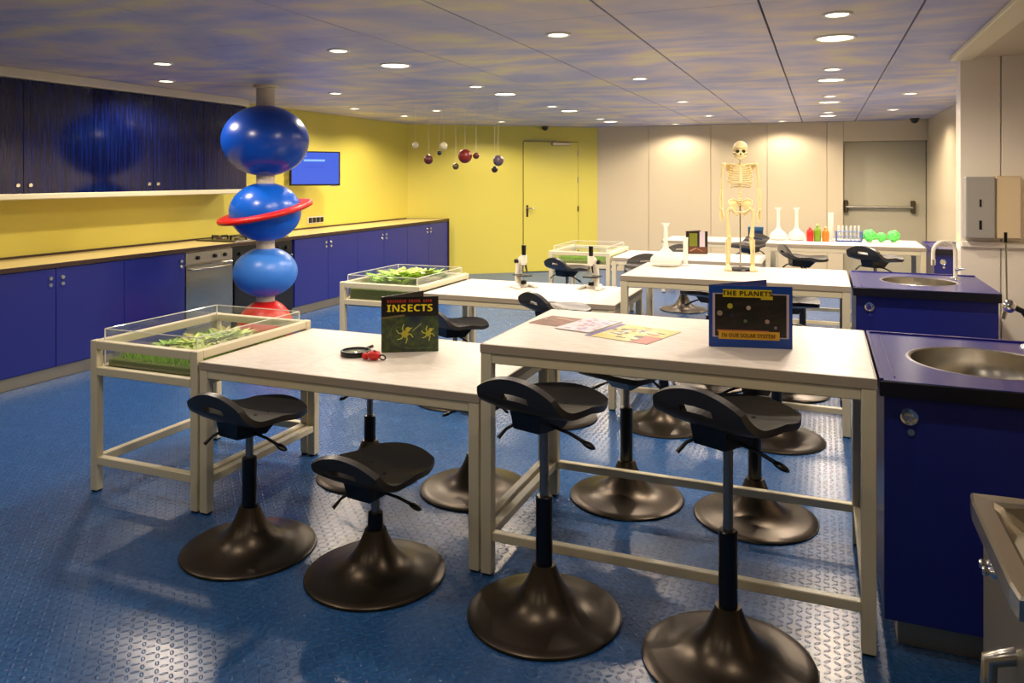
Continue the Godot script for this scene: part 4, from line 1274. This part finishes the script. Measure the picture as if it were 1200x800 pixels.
func skeleton() -> void:
	# about 0.9 m tall, on a rod over a dark round foot
	var t := thing("skeleton_model", "ivory anatomical skeleton model on a dark stand on the second tall table", "skeleton", Vector3(-0.53, 0.90, -5.56), deg_to_rad(8))
	part(t, "stand_foot", lathe(P([0.0, 0.0, 0.095, 0.0, 0.10, 0.006, 0.095, 0.014, 0.02, 0.02, 0.0, 0.02]), 28), M.dark_print)
	part(t, "stand_rod", tube([Vector3(0, 0.015, -0.012), Vector3(0, 0.47, -0.012)], 0.005, 8), M.steel)
	# skull with eye sockets, nose and jaw
	var st := begin()
	add_ball(st, Vector3(0.050, 0.056, 0.062), Vector3(0, 0.845, -0.008), 24, 16)
	add_ball(st, Vector3(0.036, 0.036, 0.030), Vector3(0, 0.805, 0.028), 18, 10)
	add_ball(st, Vector3(0.030, 0.012, 0.020), Vector3(0, 0.852, 0.040), 14, 8)
	for s: float in [-1.0, 1.0]:
		add_tube(st, [Vector3(s * 0.046, 0.815, -0.004), Vector3(s * 0.042, 0.818, 0.03), Vector3(s * 0.024, 0.808, 0.052)], 0.006, 8)
	var sk := part(t, "skull", st.commit(), M.bone)
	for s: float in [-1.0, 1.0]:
		part(sk, "eye_socket_shade", ball(Vector3(0.013, 0.012, 0.008), 12, 8), M.soil, Vector3(s * 0.019, 0.826, 0.049))  # solid dark ball: the shade of a hollow put into colour
	part(sk, "nose_hole_shade", ball(Vector3(0.006, 0.009, 0.005), 10, 6), M.soil, Vector3(0, 0.806, 0.055))  # dark ball painted as the shade inside the nose opening
	st = begin()
	var jaw := []
	for k in 13:
		var a := PI * k / 12.0
		jaw.append(Vector3(cos(a) * 0.038, 0.772 + 0.02 * absf(cos(a)), 0.002 + sin(a) * 0.046))
	add_tube(st, jaw, 0.008, 8)
	for s: float in [-1.0, 1.0]:
		add_tube(st, [Vector3(s * 0.038, 0.79, 0.002), Vector3(s * 0.040, 0.82, -0.006)], 0.006, 8)
	for k in 9:
		add_ball(st, Vector3(0.0035, 0.006, 0.003), Vector3(-0.018 + 0.0045 * k, 0.785, 0.048 - 0.006 * absf(k - 4) / 4.0), 6, 4)
	part(sk, "jaw", st.commit(), M.bone)
	# spine: one bead for each vertebra
	st = begin()
	for k in 24:
		var f := k / 23.0
		var p := Vector3(0, 0.452 + 0.335 * f, -0.020 + 0.012 * sin(f * TAU))
		var r := lerpf(0.0145, 0.0085, f)
		add_ball(st, Vector3(r, 0.0062, r), p, 10, 6)
		add_tube(st, [p + Vector3(0, 0, -r * 0.6), p + Vector3(0, -0.004, -r * 2.0)], 0.003, 6)
	part(t, "spine", st.commit(), M.bone)
	# ribs and breastbone
	st = begin()
	for k in 11:
		var f := k / 10.0
		var y := 0.735 - 0.155 * f
		var wd := 0.045 + 0.038 * sin(PI * (0.18 + 0.62 * f))
		var dp := 0.040 + 0.022 * sin(PI * (0.2 + 0.6 * f))
		var reach := 1.0 if k < 7 else lerpf(0.92, 0.55, (k - 7) / 3.0)
		for s: float in [-1.0, 1.0]:
			var path := []
			for i in 13:
				var a := PI * reach * i / 12.0
				path.append(Vector3(s * sin(a) * wd, y - 0.030 * (1 - cos(a)) / 2.0 * (1.0 if k < 7 else 0.6), -0.016 + dp * (1 - cos(a)) / 2.0 - 0.012))
			add_tube(st, path, 0.0042, 6)
	var rb := part(t, "rib_cage", st.commit(), M.bone)
	part(rb, "breastbone", cbox(0.020, 0.105, 0.008, 0.003), M.bone, Vector3(0, 0.660, 0.033), Vector3(-0.12, 0, 0))
	# shoulder girdle
	for s: float in [-1.0, 1.0]:
		st = begin()
		add_tube(st, [Vector3(s * 0.008, 0.722, 0.026), Vector3(s * 0.05, 0.738, 0.012), Vector3(s * 0.098, 0.737, -0.012)], 0.006, 8)
		flat_quad(st, Vector3(s * 0.10, 0.738, -0.020), Vector3(s * 0.045, 0.735, -0.042), Vector3(s * 0.058, 0.645, -0.044), Vector3(s * 0.094, 0.70, -0.030), Vector3.BACK)
		add_tube(st, [Vector3(s * 0.048, 0.725, -0.046), Vector3(s * 0.104, 0.738, -0.024)], 0.006, 6)
		part(t, "shoulder_blade", st.commit(), M.bone)
		# arm: upper bone, two forearm bones, hand
		var ar := begin()
		bones(ar, [[[Vector3(s * 0.112, 0.728, -0.012), Vector3(s * 0.119, 0.66, -0.012), Vector3(s * 0.122, 0.575, -0.010)], [0.015, 0.008, 0.012]],
			[[Vector3(s * 0.116, 0.568, -0.008), Vector3(s * 0.122, 0.50, -0.002), Vector3(s * 0.120, 0.435, 0.006)], [0.009, 0.006, 0.008]],
			[[Vector3(s * 0.129, 0.568, -0.010), Vector3(s * 0.137, 0.50, 0.0), Vector3(s * 0.132, 0.435, 0.008)], [0.008, 0.006, 0.008]]])
		add_ball(ar, Vector3(0.017, 0.017, 0.017), Vector3(s * 0.110, 0.733, -0.012), 12, 8)
		var am := part(t, "arm", ar.commit(), M.bone)
		var hd := begin()
		add_ball(hd, Vector3(0.014, 0.012, 0.010), Vector3(s * 0.127, 0.423, 0.008), 10, 6)
		for k in 4:
			var o := -0.014 + 0.009 * k
			var len: float = [0.075, 0.086, 0.082, 0.066][k]
			add_tube(hd, [Vector3(s * (0.127 + o * 0.4), 0.415, 0.008 + o), Vector3(s * (0.127 + o * 0.8), 0.415 - len * 0.5, 0.012 + o), Vector3(s * (0.124 + o * 0.8), 0.415 - len, 0.018 + o)], [0.0045, 0.004, 0.003], 6)
		add_tube(hd, [Vector3(s * 0.122, 0.418, 0.014), Vector3(s * 0.112, 0.395, 0.026), Vector3(s * 0.108, 0.378, 0.030)], [0.005, 0.0045, 0.0035], 6)
		part(am, "hand", hd.commit(), M.bone)
	# pelvis: two flaring wings, sacrum and lower arch
	st = begin()
	for s: float in [-1.0, 1.0]:
		var c0 := Vector3(s * 0.012, 0.455, -0.026)
		var wing := [Vector3(s * 0.016, 0.478, -0.030), Vector3(s * 0.048, 0.495, -0.026), Vector3(s * 0.076, 0.484, 0.0), Vector3(s * 0.080, 0.462, 0.020), Vector3(s * 0.060, 0.428, 0.010), Vector3(s * 0.030, 0.425, -0.012)]
		for i in wing.size() - 1:
			flat_tri(st, c0, wing[i], wing[i + 1], Vector3.BACK)
		add_tube(st, wing, 0.006, 6)
		add_tube(st, [wing[4], Vector3(s * 0.030, 0.405, 0.026), Vector3(0, 0.404, 0.032)], 0.007, 8)
		add_tube(st, [wing[4], Vector3(s * 0.040, 0.392, -0.008), Vector3(s * 0.024, 0.382, 0.008), Vector3(s * 0.010, 0.402, 0.030)], 0.007, 8)
		add_ball(st, Vector3(0.017, 0.017, 0.017), Vector3(s * 0.064, 0.427, 0.004), 12, 8)
	add_tube(st, [Vector3(0, 0.475, -0.026), Vector3(0, 0.44, -0.034), Vector3(0, 0.405, -0.026)], [0.020, 0.014, 0.004], 10)
	part(t, "pelvis", st.commit(), M.bone)
	for s: float in [-1.0, 1.0]:
		var lg := begin()
		bones(lg, [[[Vector3(s * 0.066, 0.425, 0.002), Vector3(s * 0.085, 0.412, 0.0), Vector3(s * 0.084, 0.33, 0.004), Vector3(s * 0.076, 0.232, 0.002)], [0.012, 0.014, 0.010, 0.017]],
			[[Vector3(s * 0.074, 0.222, 0.0), Vector3(s * 0.076, 0.13, -0.004), Vector3(s * 0.078, 0.040, -0.006)], [0.017, 0.009, 0.012]],
			[[Vector3(s * 0.092, 0.212, -0.010), Vector3(s * 0.094, 0.13, -0.012), Vector3(s * 0.090, 0.036, -0.010)], [0.007, 0.005, 0.008]]])
		add_ball(lg, Vector3(0.011, 0.012, 0.007), Vector3(s * 0.075, 0.232, 0.020), 10, 6)
		var lm := part(t, "leg", lg.commit(), M.bone)
		var ft := begin()
		add_ball(ft, Vector3(0.014, 0.016, 0.018), Vector3(s * 0.082, 0.016, -0.026), 12, 8)
		add_ball(ft, Vector3(0.016, 0.014, 0.022), Vector3(s * 0.082, 0.026, 0.004), 12, 8)
		for k in 5:
			var o := -0.020 + 0.010 * k
			var len: float = [0.088, 0.092, 0.088, 0.080, 0.070][k]
			add_tube(ft, [Vector3(s * (0.084 + o * 0.5), 0.024, 0.008), Vector3(s * (0.084 + o), 0.014, 0.050), Vector3(s * (0.086 + o * 1.1), 0.006, 0.012 + len)], [0.006, 0.005, 0.005], 6)
		part(lm, "foot", ft.commit(), M.bone)

func wall_things() -> void:
	# television on its wall arm
	var t := thing("television", "small wall-mounted television with a blue screen over the left worktop", "television", Vector3(-5.74, 1.44, -7.80), deg_to_rad(52))
	slab(t, "housing", Vector3(-0.31, 0, -0.045), Vector3(0.31, 0.42, 0.0), M.black_plastic, 0.008)
	var img := canvas(160, 110, Color(0.26, 0.38, 0.82))
	img.fill_rect(Rect2i(40, 24, 72, 7), Color(0.55, 0.74, 0.95))
	img.fill_rect(Rect2i(30, 12, 20, 4), Color(0.5, 0.6, 0.95))
	img.fill_rect(Rect2i(44, 50, 66, 2), Color(0.20, 0.30, 0.78))
	var m := mat(Color(0.02, 0.02, 0.03), 0.15)
	m.emission_enabled = true
	m.emission = Color.BLACK
	m.emission_operator = BaseMaterial3D.EMISSION_OP_ADD
	m.emission_texture = ImageTexture.create_from_image(img)
	m.emission_energy_multiplier = 0.75
	part(t, "screen", sheet(0.58, 0.385), m, Vector3(0, 0.213, 0.001))
	part(t, "wall_arm", tube([Vector3(0, 0.2, -0.04), Vector3(-0.05, 0.2, -0.13), Vector3(-0.16, 0.2, -0.20)], 0.02, 10), M.black_plastic)
	slab(t, "indicator_tab", Vector3(0.20, -0.012, -0.03), Vector3(0.26, 0.002, -0.01), M.white_plastic, 0.001)
	var l := AreaLight3D.new()
	l.name = "screen_glow"
	t.add_child(l)
	l.area_size = Vector2(0.58, 0.385)
	l.position = Vector3(0, 0.213, 0.01)
	l.rotation.y = PI
	l.light_color = Color(0.25, 0.38, 1.0)
	l.light_energy = 0.03
	l.shadow_enabled = true
	var o := thing("power_outlets", "row of dark power outlets on the yellow wall above the left worktop", "outlet", Vector3(-6.0, 1.0, -8.15))
	slab(o, "plate", Vector3(0, -0.045, -0.17), Vector3(0.008, 0.045, 0.17), M.white_plastic, 0.002)
	for k in 4:
		slab(o, "socket", Vector3(0.008, -0.032, -0.155 + 0.08 * k), Vector3(0.016, 0.032, -0.09 + 0.08 * k), M.black_plastic, 0.003)

# ----------------------------------------------------------------
func _ready() -> void:
	var cam := Camera3D.new()
	cam.name = "camera"
	add_child(cam)
	cam.position = Vector3(0, 1.55, 0)
	cam.rotation.y = deg_to_rad(22.0)
	var near := 0.05
	cam.set_frustum(near * 800.0 / 900.0, Vector2(0, -near * 193.0 / 900.0), near, 60.0)
	cam.current = true
	var env := Environment.new()
	env.background_mode = Environment.BG_COLOR
	env.background_color = Color(0.02, 0.02, 0.025)
	env.tonemap_mode = Environment.TONE_MAPPER_LINEAR
	env.tonemap_exposure = 1.62
	env.sdfgi_enabled = true
	env.ssao_enabled = true
	env.ssil_enabled = true
	var we := WorldEnvironment.new()
	we.name = "world"
	we.environment = env
	add_child(we)
	make_materials()
	lights()
	room()
	left_run()
	# first row
	var green := Color(0.28, 0.50, 0.07)
	var lime := Color(0.52, 0.66, 0.14)
	var olive := Color(0.36, 0.34, 0.10)
	var pale := Color(0.62, 0.64, 0.40)
	planter(-3.345, -2.665, -2.73, "cream framed planter with grass and small plants at the end of the first row", [[-0.1, 0.2, 0.10, lime], [0.3, 0.1, 0.10, lime], [0.1, -0.2, 0.11, green], [-0.4, -0.1, 0.09, olive], [0.7, 0.2, 0.08, pale], [0.6, -0.4, 0.09, pale], [0.2, -0.6, 0.10, lime], [-0.2, -0.6, 0.10, olive], [0.5, 0.6, 0.09, lime], [0.0, 0.55, 0.09, lime], [0.85, -0.1, 0.09, pale], [-0.6, 0.4, 0.08, green]], 1.2, 3, "small leafy green plant in the first planter")
	lab_table(-2.655, -1.242, -2.73, 0.70, "low white-topped lab table carrying the insects book", 0.49, false)
	lab_table(-1.236, 0.164, -2.725, 0.90, "tall white-topped lab table carrying the planets book and leaflets")
	planter(-3.43, -2.735, -4.96, "cream framed planter crowded with leafy plants at the end of the second row", [[-0.7, 0.3, 0.13, green], [-0.4, 0.0, 0.15, lime], [-0.1, 0.3, 0.15, green], [0.2, 0.1, 0.16, lime], [0.5, 0.3, 0.14, lime], [0.1, -0.3, 0.15, olive], [-0.5, -0.5, 0.14, green], [0.6, -0.4, 0.15, green], [0.3, 0.7, 0.12, lime], [-0.2, 0.75, 0.12, green], [0.1, -0.7, 0.15, lime], [0.8, 0.0, 0.13, pale]], 1.25, 5, "bushy leafy plant in the second planter")
	lab_table(-2.715, -1.27, -4.96, 0.70, "low white-topped lab table carrying the two microscopes", 0.49, false)
	lab_table(-1.236, 0.158, -4.96, 0.90, "tall white-topped lab table carrying the skeleton")
	planter(-2.76, -2.08, -7.9, "cream framed planter at the end of the third row", [[-0.4, 0.1, 0.08, green], [0.3, -0.2, 0.08, lime]], 1.0, 7, "short leafy plant in the third planter")
	lab_table(-2.06, -0.545, -7.9, 0.70, "low white-topped lab table carrying the brown book", 0.49, false)
	lab_table(-0.515, 0.88, -7.9, 0.90, "tall white-topped lab table crowded with glassware")
	lab_table(-2.0, -0.55, -10.3, 0.70, "farthest low white-topped lab table near the cream wall", 0.0, false)
	sinks()
	planets()
	stools()
	skeleton()
	books()
	lab_ware()
	wall_things()
